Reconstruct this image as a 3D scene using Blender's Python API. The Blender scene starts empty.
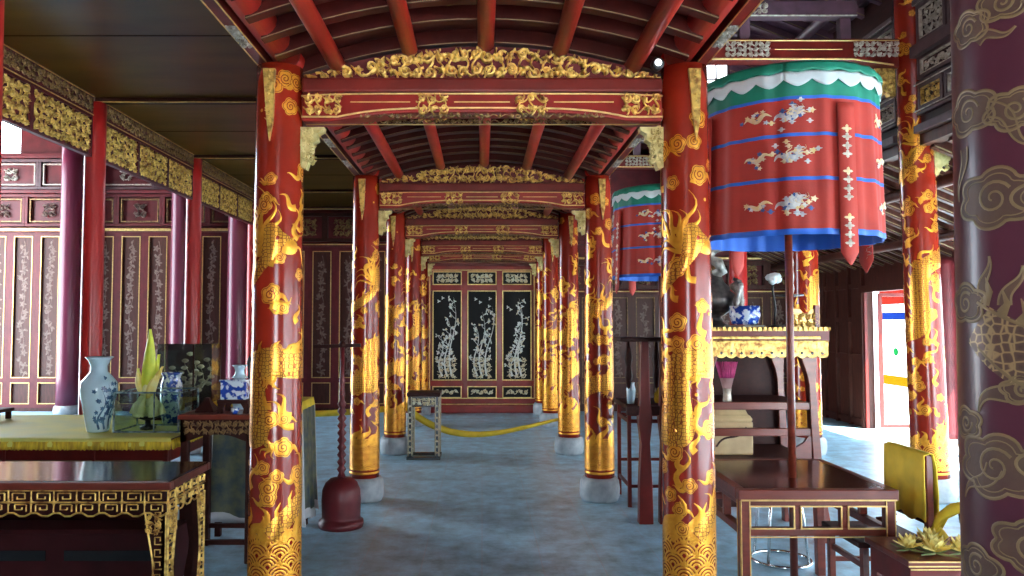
import bpy, math, random
from math import sin, cos, pi, sqrt, atan2
from mathutils import Vector, Matrix
SC = bpy.context.scene
COL = SC.collection
R_ = random.Random

# ------------------------------------------------------------------ materials
MATS = {}
def new_mat(name):
    m = bpy.data.materials.new(name); m.use_nodes = True
    nt = m.node_tree; b = nt.nodes['Principled BSDF']
    MATS[name] = m
    return m, nt, b
def setp(b, **k):
    for kk, v in k.items():
        b.inputs[kk.replace('_', ' ')].default_value = v
def rgb(c): return (c[0], c[1], c[2], 1)
def mat(name, col, rough=.5, metal=0., coat=0., var=.0, vscale=8., bump=0., bscale=40., spec=.5, col2=None, thr=None, stretch=None, dist=.004):
    """base colour varied by noise (col -> col2), optional hard threshold and noise bump"""
    m, nt, b = new_mat(name)
    setp(b, Base_Color=rgb(col), Roughness=rough, Metallic=metal, Coat_Weight=coat, Specular_IOR_Level=spec)
    b.inputs['Coat Roughness'].default_value = .12
    tc = nt.nodes.new('ShaderNodeTexCoord')
    src = tc.outputs['Object']
    if stretch:
        mp = nt.nodes.new('ShaderNodeMapping'); mp.inputs['Scale'].default_value = stretch
        nt.links.new(src, mp.inputs[0]); src = mp.outputs[0]
    if col2 is None and var:
        col2 = tuple(c*(1-var) for c in col)
    if col2 is not None:
        n = nt.nodes.new('ShaderNodeTexNoise'); n.inputs['Scale'].default_value = vscale; n.inputs['Detail'].default_value = 5
        nt.links.new(src, n.inputs['Vector'])
        cr = nt.nodes.new('ShaderNodeValToRGB')
        lo, hi = thr if thr else (.35, .68)
        cr.color_ramp.elements[0].position = lo; cr.color_ramp.elements[1].position = hi
        cr.color_ramp.elements[0].color = rgb(col); cr.color_ramp.elements[1].color = rgb(col2)
        nt.links.new(n.outputs['Fac'], cr.inputs[0]); nt.links.new(cr.outputs[0], b.inputs['Base Color'])
    if bump:
        n2 = nt.nodes.new('ShaderNodeTexNoise'); n2.inputs['Scale'].default_value = bscale; n2.inputs['Detail'].default_value = 3
        nt.links.new(src, n2.inputs['Vector'])
        bp = nt.nodes.new('ShaderNodeBump'); bp.inputs['Strength'].default_value = bump; bp.inputs['Distance'].default_value = dist
        nt.links.new(n2.outputs['Fac'], bp.inputs['Height']); nt.links.new(bp.outputs[0], b.inputs['Normal'])
    return m
mat('red', (.46,.016,.008), .36, coat=.12, spec=.3, var=.25, vscale=6, bump=.15, bscale=25)
mat('beam_red', (.25,.012,.007), .36, coat=.12, spec=.3, var=.3, vscale=6, bump=.15, bscale=25)
mat('red_post', (.40,.016,.014), .34, coat=.15, spec=.3, var=.2, vscale=5, stretch=(1,1,.25))
mat('wall_post', (.14,.016,.042), .34, coat=.2, spec=.3, var=.2, vscale=5, stretch=(1,1,.25))  # red post colour pushed to purple to stand for skylight
mat('shaft', (.28,.018,.007), .22, coat=.3, spec=.35, var=.3, vscale=5, bump=.06, bscale=30)
mat('shaft_shaded', (.085,.022,.036), .34, coat=.12, spec=.3, var=.25, vscale=4, bump=.06, bscale=30)  # column red darkened in the colour, as the near column stands in shade
mat('redwood', (.15,.010,.006), .38, coat=.1, spec=.3, var=.35, vscale=7, stretch=(1,1,1), bump=.12)
mat('maroon', (.12,.013,.016), .42, coat=.05, spec=.25, var=.35, vscale=6, bump=.1)
mat('wood_dark', (.042,.009,.006), .5, coat=.0, spec=.18, var=.4, vscale=9, stretch=(3,.5,3), bump=.1)
mat('wood_red', (.17,.028,.014), .34, coat=.2, spec=.35, var=.35, vscale=8, stretch=(.6,4,4), bump=.08)
mat('table_top', (.055,.009,.008), .14, coat=.4, var=.35, vscale=8, stretch=(.6,4,4))
mat('rib', (.065,.006,.004), .45, coat=.03, spec=.2, var=.4, vscale=9, bump=.1)
mat('ceil', (.13,.060,.007), .32, coat=.04, spec=.2, col2=(.075,.030,.004), vscale=2.2, stretch=(.5,1.5,1), bump=.2, bscale=3, dist=.01)
mat('roofwood', (.12,.05,.075), .5, var=.4, vscale=8, bump=.15)  # timber brown tinted purple to stand for light on the roof
mat('greywood', (.10,.05,.055), .42, coat=.08, spec=.3, var=.4, vscale=10, bump=.15)
mat('brownwall', (.075,.019,.012), .45, coat=.05, spec=.25, var=.4, vscale=9, stretch=(3,3,.6), bump=.1)
mat('gold', (.86,.40,.035), .32, metal=.62, col2=(.72,.27,.018), vscale=30, bump=.35, bscale=90, dist=.003)
mat('gold_line', (.80,.52,.18), .35, metal=.55, var=.35, vscale=25)
mat('gold_carve', (.86,.58,.15), .34, metal=.6, col2=(.26,.10,.02), vscale=26, thr=(.42,.66), bump=.6, bscale=60, dist=.006)
mat('gold_shaded', (.105,.062,.042), .5, metal=.1, spec=.25, col2=(.08,.042,.036), vscale=14, bump=.25, bscale=60)  # gilding with the near column's shade put into its colour
mat('gold_edge', (.21,.14,.065), .45, metal=.2, var=.3, vscale=20)
mat('carve_dark', (.30,.18,.06), .42, metal=.4, col2=(.07,.025,.012), vscale=24, thr=(.35,.7), bump=.4, bscale=60, dist=.005)
mat('silver_carve', (.62,.55,.45), .4, metal=.25, col2=(.25,.18,.14), vscale=24, bump=.4, bscale=60)
mat('cream_carve', (.80,.66,.30), .45, metal=.25, col2=(.42,.30,.08), vscale=18, bump=.4, bscale=50)
mat('plinth', (.045,.007,.008), .5, spec=.2, var=.3)
mat('black', (.010,.010,.010), .25, coat=.5, var=.3)
mat('black_matt', (.008,.008,.008), .62, var=.3, spec=.25)
mat('iron', (.02,.018,.018), .4, metal=.3, var=.3)
mat('pearl', (.72,.72,.66), .3, col2=(.45,.52,.45), vscale=30, metal=.1)
mat('pearl_warm', (.55,.42,.22), .35, col2=(.62,.60,.45), vscale=20)
mat('inlay_dim', (.22,.15,.12), .5, spec=.2, col2=(.11,.06,.05), vscale=25)
mat('stone', (.40,.43,.44), .6, col2=(.27,.30,.31), vscale=12, bump=.3, bscale=30)
mat('yellow', (.78,.55,.03), .7, var=.25, vscale=8, bump=.2, bscale=60)
mat('cloth_yellow', (.80,.72,.13), .55, col2=(.66,.66,.18), vscale=4, bump=.2, bscale=40)
mat('fringe', (.80,.58,.03), .7, col2=(.42,.26,.02), vscale=60, stretch=(1,1,.15))
mat('leaf_yellow', (.82,.80,.04), .45, col2=(.55,.70,.05), vscale=9)
mat('leaf_pale', (.92,.88,.45), .5, col2=(.80,.80,.30), vscale=14)
mat('petal', (.90,.82,.34), .55, col2=(.85,.60,.08), vscale=14)
mat('leaf_green', (.14,.20,.09), .5, col2=(.30,.33,.14), vscale=14)
mat('clo_red', (.40,.028,.016), .7, var=.22, vscale=5, bump=.25, bscale=120, dist=.002)
mat('clo_blue', (.012,.11,.50), .6, var=.2, vscale=10)
mat('clo_green', (.004,.19,.115), .6, var=.25, vscale=10)
mat('clo_white', (.74,.78,.76), .65, var=.1, vscale=8)
mat('thread_gold', (.72,.50,.20), .5, metal=.2, col2=(.78,.66,.48), vscale=30)
mat('thread_white', (.72,.68,.62), .6, col2=(.35,.36,.42), vscale=40)
mat('thread_blue', (.05,.10,.30), .6, var=.3)
mat('porcelain', (.56,.76,.85), .15, coat=.6, var=.12, vscale=6)
mat('cobalt', (.70,.78,.84), .15, coat=.6, col2=(.015,.06,.36), vscale=26, thr=(.47,.53))
mat('porc_blue', (.03,.07,.16), .2, coat=.5, col2=(.10,.22,.36), vscale=30)
mat('celadon', (.25,.34,.36), .2, coat=.5, col2=(.05,.09,.13), vscale=20, thr=(.45,.6))
mat('chrome', (.75,.75,.76), .14, metal=1.)
mat('pink', (.62,.06,.22), .6, var=.35, vscale=40)
mat('stick', (.50,.30,.28), .6, var=.2)
mat('cream_box', (.56,.40,.20), .5, col2=(.40,.26,.12), vscale=6)
mat('bronze', (.055,.05,.05), .38, metal=.5, col2=(.14,.13,.12), vscale=20, bump=.5, bscale=40)
mat('bronze_light', (.36,.34,.31), .4, metal=.3, col2=(.12,.11,.10), vscale=22, bump=.5, bscale=50)
mat('coral', (.70,.56,.38), .5, col2=(.45,.30,.2), vscale=25, bump=.3)
mat('drape', (.025,.045,.06), .6, col2=(.12,.12,.05), vscale=12)
mat('drape_trim', (.55,.56,.56), .6, var=.2)
mat('yard', (.85,.85,.85), .8, var=.06)
mat('sign_green', (.004,.07,.015), .95, var=.1, spec=0.); mat('sign_blue', (.004,.012,.07), .95, var=.1, spec=0.); mat('sign_yellow', (.12,.06,.002), .95, var=.1, spec=0.)
mat('sign_red', (.10,.008,.005), .95, var=.1, spec=0.)
def emis(name, col, s):
    m, nt, b = new_mat(name); setp(b, Base_Color=rgb(col), Emission_Color=rgb(col), Emission_Strength=s); return m
emis('lit_pane', (.85,.93,1), 3.0)
emis('lamp_face', (.9,.95,1), 1.0)
def glass_mat():
    m, nt, b = new_mat('glass')
    for n in list(nt.nodes):
        if n.type != 'OUTPUT_MATERIAL': nt.nodes.remove(n)
    out = nt.nodes['Material Output']
    t = nt.nodes.new('ShaderNodeBsdfTransparent'); t.inputs[0].default_value = (.80,.87,.86,1)
    g = nt.nodes.new('ShaderNodeBsdfGlossy'); g.inputs['Roughness'].default_value = .03
    lw = nt.nodes.new('ShaderNodeLayerWeight'); lw.inputs[0].default_value = .12
    mx = nt.nodes.new('ShaderNodeMixShader')
    nt.links.new(lw.outputs['Facing'], mx.inputs[0]); nt.links.new(t.outputs[0], mx.inputs[1]); nt.links.new(g.outputs[0], mx.inputs[2])
    nt.links.new(mx.outputs[0], out.inputs[0])
glass_mat()
def scale_mat():
    """gilded scales: small cells parted by thin dark red lines"""
    for nm, g1, g2, ln in (('scales', (.88,.44,.05), (.66,.27,.03), (.30,.06,.015)), ('scales_shaded', (.10,.055,.04), (.07,.035,.03), (.30,.20,.09))):  # second set repeats the scales in shade tones for the near column
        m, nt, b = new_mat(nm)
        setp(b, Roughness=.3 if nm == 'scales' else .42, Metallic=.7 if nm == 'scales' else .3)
        tc = nt.nodes.new('ShaderNodeTexCoord')
        v = nt.nodes.new('ShaderNodeTexVoronoi'); v.feature = 'DISTANCE_TO_EDGE'; v.inputs['Scale'].default_value = 55 if nm == 'scales' else 62
        v.inputs['Randomness'].default_value = .45
        nt.links.new(tc.outputs['Object'], v.inputs['Vector'])
        cr = nt.nodes.new('ShaderNodeValToRGB'); e = cr.color_ramp.elements
        e[0].position = .05; e[0].color = rgb(ln); e[1].position = .13; e[1].color = rgb(g1)
        k = e.new(.5); k.color = rgb(g2)
        nt.links.new(v.outputs['Distance'], cr.inputs[0]); nt.links.new(cr.outputs[0], b.inputs['Base Color'])
scale_mat()
def floor_mat():
    m, nt, b = new_mat('floor')
    tc = nt.nodes.new('ShaderNodeTexCoord')
    mp = nt.nodes.new('ShaderNodeMapping'); mp.inputs['Location'].default_value = (.075,0,0); mp.inputs['Rotation'].default_value=(0,0,pi/2)
    nt.links.new(tc.outputs['Object'], mp.inputs[0])
    br = nt.nodes.new('ShaderNodeTexBrick'); br.inputs['Scale'].default_value = 1
    br.inputs['Brick Width'].default_value = .385; br.inputs['Row Height'].default_value = .385; br.inputs['Mortar Size'].default_value = .005
    br.inputs['Color1'].default_value = (.37,.61,.74,1); br.inputs['Color2'].default_value = (.33,.555,.68,1); br.inputs['Mortar'].default_value = (.40,.52,.62,1); br.inputs['Mortar Smooth'].default_value = .6; br.offset = 0.5  # grey-blue tiles, tinted bluer to stand for reflected sky
    nt.links.new(mp.outputs[0], br.inputs['Vector'])
    n = nt.nodes.new('ShaderNodeTexNoise'); n.inputs['Scale'].default_value = 5; n.inputs['Detail'].default_value = 9; n.inputs['Roughness'].default_value = .7
    nt.links.new(tc.outputs['Object'], n.inputs['Vector'])
    cr = nt.nodes.new('ShaderNodeValToRGB'); e = cr.color_ramp.elements
    e[0].position = .3; e[0].color = (.42,.43,.46,1); e[1].position = .7; e[1].color = (1.4,1.4,1.4,1)
    nt.links.new(n.outputs['Fac'], cr.inputs[0])
    mx = nt.nodes.new('ShaderNodeMix'); mx.data_type = 'RGBA'; mx.blend_type = 'MULTIPLY'; mx.inputs[0].default_value = 1
    nt.links.new(br.outputs['Color'], mx.inputs[6]); nt.links.new(cr.outputs[0], mx.inputs[7])
    nt.links.new(mx.outputs[2], b.inputs['Base Color'])
    r2 = nt.nodes.new('ShaderNodeMapRange'); r2.inputs[3].default_value = .22; r2.inputs[4].default_value = .48
    nt.links.new(n.outputs['Fac'], r2.inputs[0]); nt.links.new(r2.outputs[0], b.inputs['Roughness'])
    bp = nt.nodes.new('ShaderNodeBump'); bp.inputs['Strength'].default_value = .25; bp.inputs['Distance'].default_value = .004
    nt.links.new(n.outputs['Fac'], bp.inputs['Height']); nt.links.new(bp.outputs[0], b.inputs['Normal'])
floor_mat()

# ------------------------------------------------------------------ mesh builder
class MB:
    def __init__(s): s.v = []; s.f = []; s.m = []; s.s = []
    def add(s, vs, fs, m=0, sm=False):
        o = len(s.v); s.v.extend(vs)
        for f in fs:
            s.f.append(tuple(i+o for i in f)); s.m.append(m); s.s.append(sm)
    def box(s, x0, x1, y0, y1, z0, z1, m=0):
        s.add([(x0,y0,z0),(x1,y0,z0),(x1,y1,z0),(x0,y1,z0),(x0,y0,z1),(x1,y0,z1),(x1,y1,z1),(x0,y1,z1)],
              [(3,2,1,0),(4,5,6,7),(0,1,5,4),(1,2,6,5),(2,3,7,6),(3,0,4,7)], m)
    def bar(s, a, b, w, h, m=0):
        """box from a to b with section w (sideways) x h (up)"""
        a = Vector(a); b = Vector(b); d = (b-a).normalized()
        up = Vector((0,0,1)) if abs(d.z) < .95 else Vector((0,1,0))
        x = d.cross(up).normalized(); u = x.cross(d)
        vs = []
        for p in (a, b):
            for i, j in ((-1,-1),(1,-1),(1,1),(-1,1)): vs.append(tuple(p + x*(i*w/2) + u*(j*h/2)))
        s.add(vs, [(0,1,2,3),(7,6,5,4),(0,4,5,1),(1,5,6,2),(2,6,7,3),(3,7,4,0)], m)
    def tube(s, pts, r, seg=8, m=0, cap=True, closed=False):
        n = len(pts); P = [Vector(p) for p in pts]
        rs = r if isinstance(r, (list, tuple)) else [r]*n
        vs = []; ref = None
        for i in range(n):
            a = P[(i-1) % n] if closed or i > 0 else P[i]; b = P[(i+1) % n] if closed or i < n-1 else P[i]
            t = (b-a).normalized() if (b-a).length > 1e-9 else Vector((0,0,1))
            if ref is None: ref = Vector((0,0,1)) if abs(t.z) < .9 else Vector((1,0,0))
            x = t.cross(ref)
            if x.length < 1e-5: x = t.cross(Vector((0,1,0.3)))
            x.normalize(); y = x.cross(t); ref = y
            for k in range(seg):
                q = 2*pi*k/seg
                vs.append(tuple(P[i] + x*(cos(q)*rs[i]) + y*(sin(q)*rs[i])))
        fs = []
        for i in range(n if closed else n-1):
            j = (i+1) % n
            for k in range(seg):
                l = (k+1) % seg
                fs.append((i*seg+k, i*seg+l, j*seg+l, j*seg+k))
        s.add(vs, fs, m, True)
        if cap and not closed:
            o = len(s.v)-n*seg
            s.f.append(tuple(o+k for k in range(seg))[::-1]); s.m.append(m); s.s.append(False)
            s.f.append(tuple(o+(n-1)*seg+k for k in range(seg))); s.m.append(m); s.s.append(False)
    def lathe(s, prof, c=(0,0,0), seg=24, m=0, sx=1., sy=1., mfun=None, sm=True, rot=0):
        vs = []
        for r, z in prof:
            for k in range(seg):
                q = 2*pi*k/seg + rot
                vs.append((c[0]+r*cos(q)*sx, c[1]+r*sin(q)*sy, c[2]+z))
        n = len(prof)
        for i in range(n-1):
            s.add([], [], m)
        o = len(s.v); s.v.extend(vs)
        for i in range(n-1):
            for k in range(seg):
                l = (k+1) % seg
                s.f.append((o+i*seg+k, o+i*seg+l, o+(i+1)*seg+l, o+(i+1)*seg+k)); s.m.append(mfun(i, k) if mfun else m); s.s.append(sm)
        for i, rev in ((0, True), (n-1, False)):
            if prof[i][0] > 1e-4:
                f = tuple(o+i*seg+k for k in range(seg))
                s.f.append(f[::-1] if rev else f); s.m.append(m); s.s.append(False)
    def prism(s, poly, fn, d0, d1, m=0):
        """2D outline -> solid; fn(u, v, d) places it"""
        n = len(poly)
        vs = [fn(u, v, d0) for u, v in poly] + [fn(u, v, d1) for u, v in poly]
        fs = [tuple(range(n))[::-1], tuple(range(n, 2*n))] + [(i, (i+1) % n, n+(i+1) % n, n+i) for i in range(n)]
        s.add(vs, fs, m)
    def strip(s, pts, ws, fn, h=.004, d=0., m=0, across=2, sm=True):
        """raised ribbon that follows pts over the surface fn(u, v, d)"""
        n = len(pts)
        if not isinstance(ws, (list, tuple)): ws = [ws]*n
        k = across+1; vs = []
        for i in range(n):
            a = pts[max(i-1, 0)]; b = pts[min(i+1, n-1)]
            tx, ty = b[0]-a[0], b[1]-a[1]; L = sqrt(tx*tx+ty*ty) or 1
            nx, ny = -ty/L, tx/L
            for j in range(k):
                q = j/across*2-1
                vs.append(fn(pts[i][0]+nx*q*ws[i]/2, pts[i][1]+ny*q*ws[i]/2, d + h*(1-q*q)))
        s.add(vs, [(i*k+j, i*k+j+1, (i+1)*k+j+1, (i+1)*k+j) for i in range(n-1) for j in range(across)], m, sm)
    def blob(s, c, rf, fn, h=.004, d=0., m=0, seg=18, rings=2):
        vs = [fn(c[0], c[1], d+h)]; fs = []
        for j in range(1, rings+1):
            t = j/rings
            for k in range(seg):
                q = 2*pi*k/seg; r = (rf(q) if callable(rf) else rf)*t
                vs.append(fn(c[0]+r*cos(q), c[1]+r*sin(q), d+h*(1-t*t)))
        for k in range(seg):
            l = (k+1) % seg
            fs.append((0, 1+k, 1+l))
            for j in range(rings-1):
                fs.append((1+j*seg+k, 1+(j+1)*seg+k, 1+(j+1)*seg+l, 1+j*seg+l))
        s.add(vs, fs, m, True)
    def build(s, name, mats, parent=None, loc=None, bevel=0, kind=None, label=None, solid=0):
        me = bpy.data.meshes.new(name); me.from_pydata(s.v, [], s.f); me.update()
        if isinstance(mats, str): mats = [mats]
        for k in mats: me.materials.append(MATS[k])
        me.polygons.foreach_set('material_index', s.m); me.polygons.foreach_set('use_smooth', s.s)
        o = bpy.data.objects.new(name, me); COL.objects.link(o)
        if parent: o.parent = parent
        if loc: o.location = loc
        if bevel:
            b = o.modifiers.new('bevel', 'BEVEL'); b.width = bevel; b.segments = 2; b.limit_method = 'ANGLE'; b.angle_limit = .7
        if kind: o['kind'] = kind
        if label: o['label'] = label
        return o
def thing(name, label, cat, loc=(0,0,0), group=None, rz=0, kind=None):
    o = bpy.data.objects.new(name, None); COL.objects.link(o); o.empty_display_size = .1
    o.location = loc; o.rotation_euler = (0,0,rz); o['label'] = label; o['category'] = cat
    if group: o['group'] = group
    if kind: o['kind'] = kind
    return o
def tag(o, label, cat, group=None, kind=None):
    o['label'] = label; o['category'] = cat
    if group: o['group'] = group
    if kind: o['kind'] = kind
    return o
def struct(name, loc=(0,0,0), label=None):
    o = bpy.data.objects.new(name, None); COL.objects.link(o); o.location = loc; o['kind'] = 'structure'
    if label: o['label'] = label
    return o
def copy_tree(o, loc=None, label=None, parent=None, rz=None):
    c = o.copy(); COL.objects.link(c)
    if parent: c.parent = parent
    if loc is not None: c.location = loc
    if label: c['label'] = label
    if rz is not None: c.rotation_euler = (0,0,rz)
    for ch in list(o.children): copy_tree(ch, parent=c)
    return c

# planes: fn(u, v, d)
def front(x0, y0, z0): return lambda u, v, d: (x0+u, y0-d, z0+v)           # faces -Y
def right_face(x0, y0, z0): return lambda u, v, d: (x0+d, y0+u, z0+v)      # faces +X, u runs along +Y
def left_face(x0, y0, z0): return lambda u, v, d: (x0-d, y0+u, z0+v)       # faces -X
def top_face(x0, y0, z0): return lambda u, v, d: (x0+u, y0+v, z0+d)
def under(x0, y0, z0): return lambda u, v, d: (x0+u, y0+v, z0-d)
def spiral(cx, cy, r, turns=1.5, a0=0, sgn=1, n=16, r1=.12):
    return [(cx + r*(1-(1-r1)*i/(n-1))*cos(a0+sgn*2*pi*turns*i/(n-1)), cy + r*(1-(1-r1)*i/(n-1))*sin(a0+sgn*2*pi*turns*i/(n-1))) for i in range(n)]
def wavy(x0, y0, x1, y1, amp, waves=1., n=12, ph=0):
    L = sqrt((x1-x0)**2+(y1-y0)**2) or 1; nx, ny = -(y1-y0)/L, (x1-x0)/L
    return [(x0+(x1-x0)*t+nx*amp*sin(ph+2*pi*waves*t), y0+(y1-y0)*t+ny*amp*sin(ph+2*pi*waves*t)) for t in [i/(n-1) for i in range(n)]]
def taper(w, n, p=1.): return [w*max(.06, (1-(i/(n-1))**p)) for i in range(n)]
def swell(w, n): return [w*max(.08, sin(pi*(i+.35)/(n-.3))) for i in range(n)]
def carve(mb, fn, x0, x1, y0, y1, cell, rng, h=.014, w=None, m=0, dens=1.):
    """open foliage carving: scrolls, leaves and buds over a rectangle"""
    w = w or cell*.30
    nx = max(1, round((x1-x0)/cell)); ny = max(1, round((y1-y0)/cell))
    cx, cy = (x1-x0)/nx, (y1-y0)/ny
    for i in range(nx):
        for j in range(ny):
            if rng.random() > dens: continue
            px = x0+cx*(i+.5+rng.uniform(-.12,.12)); py = y0+cy*(j+.5+rng.uniform(-.12,.12)); r = min(cx, cy)*.46
            k = rng.random(); a = rng.uniform(0, 6.28)
            if k < .5:
                n = 13; mb.strip(spiral(px, py, r, 1.3, a, rng.choice((-1,1)), n), [w*(1.1-.6*q/(n-1)) for q in range(n)], fn, h, 0, m)
                mb.blob((px, py), r*.28, fn, h*1.2, 0, m, 8, 1)
            elif k < .8:
                for q in range(3):
                    b = a+q*2.1; n = 7
                    mb.strip(wavy(px-cos(b)*r*.2, py-sin(b)*r*.2, px+cos(b)*r*1.05, py+sin(b)*r*1.05, r*.18, .8, n), swell(w*1.5, n), fn, h, 0, m)
            else:
                mb.blob((px, py), lambda q: r*(.62+.25*cos(5*q+a)), fn, h*1.3, 0, m, 20, 2)
    # linking stems
    for i in range(nx):
        n = 12; xx = x0+cx*(i+.5)
        if ny > 1: mb.strip(wavy(xx, y0, xx, y1, cx*.3, ny/2, n, rng.uniform(0,6)), w*.6, fn, h*.7, 0, m)
    for j in range(ny):
        n = 4*nx+4; yy = y0+cy*(j+.5)
        mb.strip(wavy(x0, yy, x1, yy, cy*.32, nx/2, n, rng.uniform(0,6)), w*.6, fn, h*.7, 0, m)
def frame(mb, fn, x0, x1, y0, y1, w, d0, d1, m=0):
    for (a, b, c, e) in ((x0, x1, y0, y0+w), (x0, x1, y1-w, y1), (x0, x0+w, y0+w, y1-w), (x1-w, x1, y0+w, y1-w)):
        mb.prism([(a,c),(b,c),(b,e),(a,e)], fn, d0, d1, m)

# ------------------------------------------------------------------ rows of the hall
ROW = [1.45, 3.88, 6.81, 9.17, 11.58, 13.30]
CX = 1.03
YB = 13.45      # back wall
LX = -3.45      # row of plain red posts
RX = 3.86       # outer row of gilded columns

# floor
m = MB(); m.box(-10, 7.0, -4, 15, -.1, 0); m.build('floor', 'floor', kind='structure')
# yard outside
m = MB(); m.box(-40, 60, -40, 60, -.35, -.13); m.build('ground', 'yard', kind='structure')

# ------------------------------------------------------------------ gilded columns
def gild(seed, R, H, dim=False):
    """painted dragon, clouds and waves around a shaft. slots: 0 gold, 1 scales, 2 dark red line, 3 pale edge"""
    rng = R_(seed); mb = MB(); C = 2*pi*R
    def fn(s_, z, d):
        a = s_/R; r = R*(1.03-.11*max(0, min(1, z/H))**1.5)+.0008+d
        return (r*sin(a), -r*cos(a), z)
    def cloud(s0, z0, sz, fl=1, tail=True):
        a = rng.uniform(0, 6)
        mb.blob((s0, z0), lambda q: sz*(.80+.2*abs(sin(2.5*q+a))), fn, .0015, 0, 0, 30, 4)
        if tail:
            n = 9; mb.strip(wavy(s0+fl*sz*.5, z0-sz*.3, s0+fl*sz*2.1, z0-sz*.15-rng.uniform(0,.6)*sz, sz*.35, .8, n), taper(sz*.75, n), fn, .0012, 0, 0, 3)
        n = 20; mb.strip(spiral(s0, z0, sz*.58, 1.7, a, fl, n), sz*.10, fn, .0006, .0014, 2)
        mb.strip([(s0+sz*.86*(.80+.2*abs(sin(2.5*q+a)))*cos(q), z0+sz*.86*(.80+.2*abs(sin(2.5*q+a)))*sin(q)) for q in [2*pi*i/30 for i in range(31)]], sz*.06, fn, .0005, .0006, 2)
    def flame(s0, z0, L, ang, w):
        n = 11; mb.strip(wavy(s0, z0, s0+L*cos(ang), z0+L*sin(ang), L*.16, 1., n), taper(w, n, 1.4), fn, .0015, 0, 0, 3)
    # waves and rocks at the foot
    for row in range(5):
        zz = .27+row*.052; k0 = 7
        for k in range(k0):
            s0 = C*(k+.5*(row % 2))/k0
            for q, rr in enumerate((.062,.046,.03,.014)):
                mb.strip([(s0+rr*cos(t), zz+rr*sin(t)) for t in [pi*i/12 for i in range(13)]], .0105, fn, .0012, .0002*q, 0)
    mb.strip([(C*i/48, .245) for i in range(49)], .02, fn, .004, 0, 0)
    mb.strip([(C*i/48, .285) for i in range(49)], .008, fn, .003, 0, 0)
    for k in range(9):
        s0 = C*k/9+rng.uniform(0,.03)
        flame(s0, .50, rng.uniform(.10,.22), rng.uniform(1.1,2.0), .07)
    # dragon body winding round the shaft
    n = 150; pts = []; ws = []
    z0, z1 = .52, H*.66
    for i in range(n):
        t = i/(n-1)
        pts.append((C*(1.9*t)+.10*sin(2*pi*3.2*t), z0+(z1-z0)*t+.07*sin(2*pi*4.1*t))); ws.append(.15*(.35+.65*sin(pi*min(1, .12+t*.86))))
    mb.strip(pts, ws, fn, .003, .0004, 1, 6)
    for i in range(3, n-3, 3):
        (xa, ya), (xb, yb) = pts[i-1], pts[i+1]; L = sqrt((xb-xa)**2+(yb-ya)**2); nx, ny = -(yb-ya)/L, (xb-xa)/L
        p = pts[i]; w = ws[i]/2
        mb.strip([(p[0]+nx*w*.8, p[1]+ny*w*.8), (p[0]+nx*(w+.016)+(xb-xa)*.2, p[1]+ny*(w+.016)+(yb-ya)*.2), (p[0]+nx*(w+.034)+(xb-xa)*.9, p[1]+ny*(w+.034)+(yb-ya)*.9)], [.03,.016,.003], fn, .001, .0004, 0)
    for i in (22, 58, 92, 122):                                             # legs, claws and flame hair along the body
        p = pts[i]; sg = rng.choice((-1,1))
        q0 = (p[0]+sg*.11, p[1]-.05); m_ = 8
        mb.strip(wavy(p[0], p[1], q0[0], q0[1], .015, .6, m_), [.05*(1-.4*j/7) for j in range(m_)], fn, .003, .001, 1, 3)
        for a in range(4):
            flame(q0[0], q0[1], .07, -2.4+a*.55+(0 if sg > 0 else -.6), .018)
        for a in range(4):
            flame(p[0], p[1]+.03, rng.uniform(.12,.22), rng.uniform(.4,1.2)+(0 if sg < 0 else 1.2), .026)
    hx, hz = pts[-1]                                                        # head
    mb.blob((hx, hz+.03), lambda q: .078+.018*cos(3*q+.5), fn, .004, .001, 1, 26, 4)
    mb.blob((hx+.07, hz+.005), lambda q: .046+.008*cos(2*q), fn, .004, .001, 0, 18, 3)
    mb.blob((hx+.01, hz+.045), .014, fn, .002, .004, 2, 12, 1)
    for a in range(9):
        flame(hx-.03, hz+.03, rng.uniform(.16,.30), 1.3+a*.28, .030)
    for a in (-.5, .9): flame(hx+.09, hz, .17, a, .014)
    # the dragon's trailing body is crossed by clouds; sparser towards the top
    for i in range(int(H*27)):
        z = .5+(H-.58)*rng.random()**1.45; s0 = rng.uniform(0, C)
        if z > z1-.05 and rng.random() < .25: continue
        cloud(s0, z, rng.uniform(.03,.055), rng.choice((-1,1)), rng.random() < .75)
    for i in range(int(H*16)):
        z = rng.uniform(.5, H*.8); flame(rng.uniform(0, C), z, rng.uniform(.08,.2), rng.uniform(.5,2.6), .035)
    for i in range(14): mb.blob((rng.uniform(0, C), rng.uniform(.5, H-.1)), .009, fn, .002, .0005, 0, 10, 1)
    return mb
def shaft_prof(R, H, n=24): return [(R*(1.03-.11*(z/H)**1.5), z) for z in [.2+(H-.2)*i/n for i in range(n+1)]]
def column(seed, loc, label, cat, group, R=.125, H=2.84, rz=0, shaft='shaft'):
    t = thing('painted_column', label, cat, loc, group, rz, kind='thing')
    m = MB(); m.lathe(shaft_prof(R, H), seg=40); m.build('shaft', shaft, t)
    gild(seed, R, H).build('gilding', ['gold','scales','shaft','gold_edge'], t, label='gold dragon and cloud painting')
    m = MB(); m.lathe([(R*1.24,0),(R*1.36,.03),(R*1.40,.10),(R*1.33,.17),(R*1.15,.2),(0,.2)], seg=36); m.build('stone_base', 'stone', t)
    return t
G1 = 'gilded columns along the central aisle'
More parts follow.
